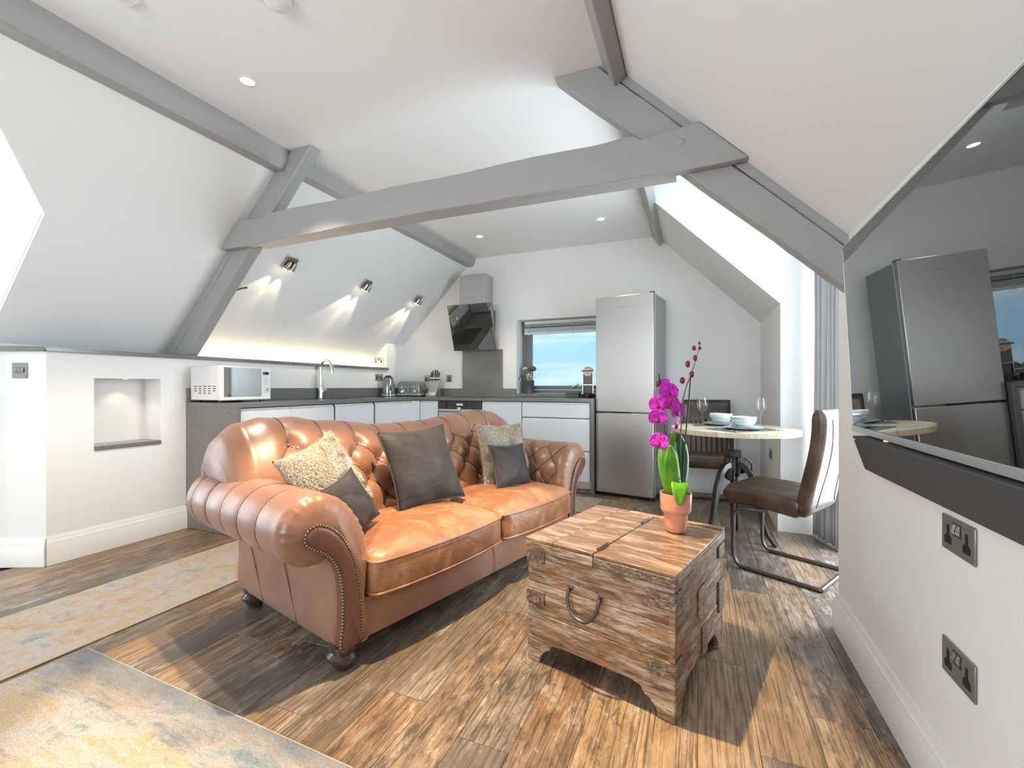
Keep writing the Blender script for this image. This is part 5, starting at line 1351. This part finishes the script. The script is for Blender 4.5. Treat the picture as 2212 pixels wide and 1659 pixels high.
# ================================================================== dining chairs
CHL = mk('brown_chair_leather', (.10, .058, .035), .3, spec=.5)
cvv = vec(CHL, 'Object'); setc(CHL, ramp(CHL, noi(CHL, cvv, 7, 5, .6, .5), [(.3, (.026, .015, .010)), (.55, (.060, .034, .020)), (.75, (.11, .066, .038))])); bump(CHL, noi(CHL, cvv, 90, 3), .12, .002)
TUBE = mk('gunmetal_tube', (.11, .10, .096), .36, .8)
def build_chair(loc, rz, label):
    t = thing('dining_chair', label, 'chair', loc, rz, 'brown leather cantilever chairs')
    HW = .222
    # local: +y faces forward, seat top z .47
    def slabpart(name, path, thick, ribs, rib_rng, parent=t, half=HW, nx=57):
        """padded slab: centre path of (y,z) with normal up/front; channels run along the path"""
        n = len(path); rows_t, rows_b = [], []
        for i, (y, z) in enumerate(path):
            a, b = path[max(i - 1, 0)], path[min(i + 1, n - 1)]; dy, dz = b[0] - a[0], b[1] - a[1]; l_ = math.hypot(dy, dz); ny, nz = -dz / l_, dy / l_
            if nz < -.2 : ny, nz = -ny, -nz
            e = min(i, n - 1 - i) / (n - 1); endr = min(1, (e / .07)) ** .5 if e < .07 else 1
            top, bot = [], []
            for j in range(nx):
                x = -1 + 2 * j / (nx - 1); edge = max(0, 1 - (abs(x)) ** 10) ** .5
                g = 0
                if ribs and rib_rng[0] < i / (n - 1) < rib_rng[1] and abs(x) < .86:
                    ph = (x / .86 * .5 + .5) * ribs; g = -.013 * (1 - abs(math.sin(PI * ph)) ** .35)
                th = thick / 2 * (.55 + .45 * edge) * (.45 + .55 * endr)
                top.append((x * half, y + ny * (th + g * endr), z + nz * (th + g * endr))); bot.append((x * half, y - ny * th, z - nz * th))
            rows_t.append(top); rows_b.append(bot)
        m = MB(); m.grid([a + b[::-1] for a, b in zip(rows_t, rows_b)], False, True, True)
        return m.build(name, CHL, parent, smooth=60)
    seat = slabpart('seat', [(.235 - .44 * i / 24,  .448 + .012 * math.sin(PI * i / 24) - .02 * (i / 24)) for i in range(25)], .128, 9, (.06, 1.1))
    bp = []
    for i in range(25):
        s = i / 24; bp.append((-.205 - .015 * s - .075 * math.sin(PI * .5 * s) ** 2 * .9 + .045 * math.sin(PI * s) * -.35, .395 + .60 * s))
    back = slabpart('backrest', bp[::-1], .088, 8, (.30, 1.1))
    # stitched arch across the head of the back, and piping round the back panel
    pts = [(x * HW * .86, -.24 + .012 + .03, .82 + .03 * (1 - x * x)) for x in [-1 + i / 8 for i in range(17)]]
    # frame
    for s in (-1, 1):
        x = s * .175; xo = s * .212
        MB().tube(sp([(x, .0, .380), (xo, .06, .376), (xo, .135, .368), (xo, .17, .335), (xo, .175, .25), (xo, .178, .12), (xo, .17, .055), (xo, .14, .018), (xo, .09, .0125), (xo, -.15, .0125), (xo, -.285, .0125), (xo * .985, -.297, .0125)]), .012, 10).build('sled_leg', TUBE, t)
    MB().tube([(-.212, -.297, .0125), (.212, -.297, .0125)], .012, 10).build('floor_bar', TUBE, t)
    MB().tube([(-.175, .0, .380), (.175, .0, .380)], .0115, 10).build('cross_bar', TUBE, t)
    # contrast seam lines on the outer side of the back
    pr_ = []
    for xx in (-.15, .15):
        MB().tube([(xx * (1 - .25 * math.sin(PI * i / 12)), bp[2 + int(i * 20 / 12)][0] - .046, bp[2 + int(i * 20 / 12)][1] - .002) for i in range(13)], .0018, 6).build('back_seam', mk('chair_seam', (.03, .02, .015), .5), back)
    for s in (-1, 1):
        MB().tube([(s * HW * .985, y - .020, z) for y, z in bp[1:24]], .003, 6).build('piping', CHL, back)
    return t
build_chair((.470, 3.225, 0), math.radians(151 - 90), 'brown leather cantilever chair standing sideways in front of the round table')
build_chair((.105, 4.60, 0), math.radians(184), 'brown leather cantilever chair facing the room behind the round table')

# ================================================================== rugs
def mapr(m, v, a, b):
    n = N(m, 'MapRange'); n.inputs['From Min'].default_value = a; n.inputs['From Max'].default_value = b; L(m, v, n.inputs['Value']); return n.outputs['Result']
def rugmat(name, seed, stripe):
    m = mk(name, (.6, .5, .4), .95, spec=.05)
    sc = (2.6, 9, 1) if stripe else (5, 5, 1)
    a = noi(m, vec(m, 'World', sc), 1.1, 10, .80, .3)
    v2 = vec(m, 'World', tuple(s * 1.15 for s in sc), (0, 0, seed)); b = noi(m, v2, 1.0, 10, .82, .3)
    base = ramp(m, a, [(.34, (.22, .33, .33)), (.41, (.44, .46, .44)), (.46, (.58, .52, .47)), (.51, (.56, .49, .44)), (.56, (.56, .42, .22)), (.62, (.58, .52, .45)), (.70, (.52, .27, .15))])
    c = mix(m, ramp(m, b, [(.53, (0,) * 3), (.62, (.8,) * 3)]), base, (.22, .33, .35) if stripe else (.56, .27, .14))
    if stripe:
        sp = N(m, 'SeparateXYZ'); L(m, N(m, 'NewGeometry').outputs['Position'], sp.inputs[0])
        ad = N(m, 'Math', operation='MULTIPLY_ADD'); ad.inputs[1].default_value = .5; L(m, b, ad.inputs[0]); L(m, sp.outputs['Y'], ad.inputs[2])
        c = mix(m, ramp(m, ad.outputs[0], [(.0, (0,) * 3), (1.0, (0,) * 3)]) if False else ramp(m, mapr(m, ad.outputs[0], 1.10, 1.36), [(.0, (0,) * 3), (.55, (.7,) * 3), (1., (.9,) * 3)]), c, (.14, .18, .23))
    spk = noi(m, vec(m, 'World', (60, 220, 1) if stripe else (150, 150, 1)), 1.6, 3, .8)
    c = mix(m, ramp(m, spk, [(.36, (.6,) * 3), (.50, (0,) * 3)]), c, (.20, .17, .16), 'MIX')
    c = mix(m, ramp(m, spk, [(.56, (0,) * 3), (.70, (.6,) * 3)]), c, (.66, .62, .56))
    c = mix(m, 1.0, c, (.80, .79, .78), 'MULTIPLY')
    setc(m, c); bump(m, spk, .5, .006); return m
BIND = mk('rug_binding', (.50, .40, .26), .9)
def rug(label, poly, mat, h=.009):
    t = thing('rug', label, 'rug', (poly[0][0], poly[0][1], .0006), 0, 'faded multicolour rugs')
    P = [(x - poly[0][0], y - poly[0][1]) for x, y in poly]
    MB().prism(P, 'z', 0, h).build('pile', mat, t, smooth=0)
    MB().tube([(x, y, h * .55) for x, y in P], h * .55, 8, True).build('binding', BIND, t) if False else None
    m = MB()
    for i in range(len(P)):
        a, b = Vector((*P[i], 0)), Vector((*P[(i + 1) % len(P)], 0)); m.tube([a + UP * h * .5, b + UP * h * .5], h * .52, 8)
    m.build('binding', BIND, t); return t
rug('faded yellow and teal runner rug along the left wall', [(-2.44, -1.3), (-2.455, 2.75), (-3.075, 2.80), (-3.12, -1.3)], rugmat('runner_pile', .5, False))
rug('faded multicolour rug in the bottom left corner', [(-.93, 1.03), (-2.40, 1.075), (-2.43, -1.3), (-1.0, -1.35)], rugmat('large_rug_pile', 1.7, True))
rug('faded cream kitchen mat in front of the drawer unit', [(-.885, 3.93), (-.87, 4.47), (-2.5, 4.50), (-2.5, 3.96)], rugmat('mat_pile', 2.9, False))
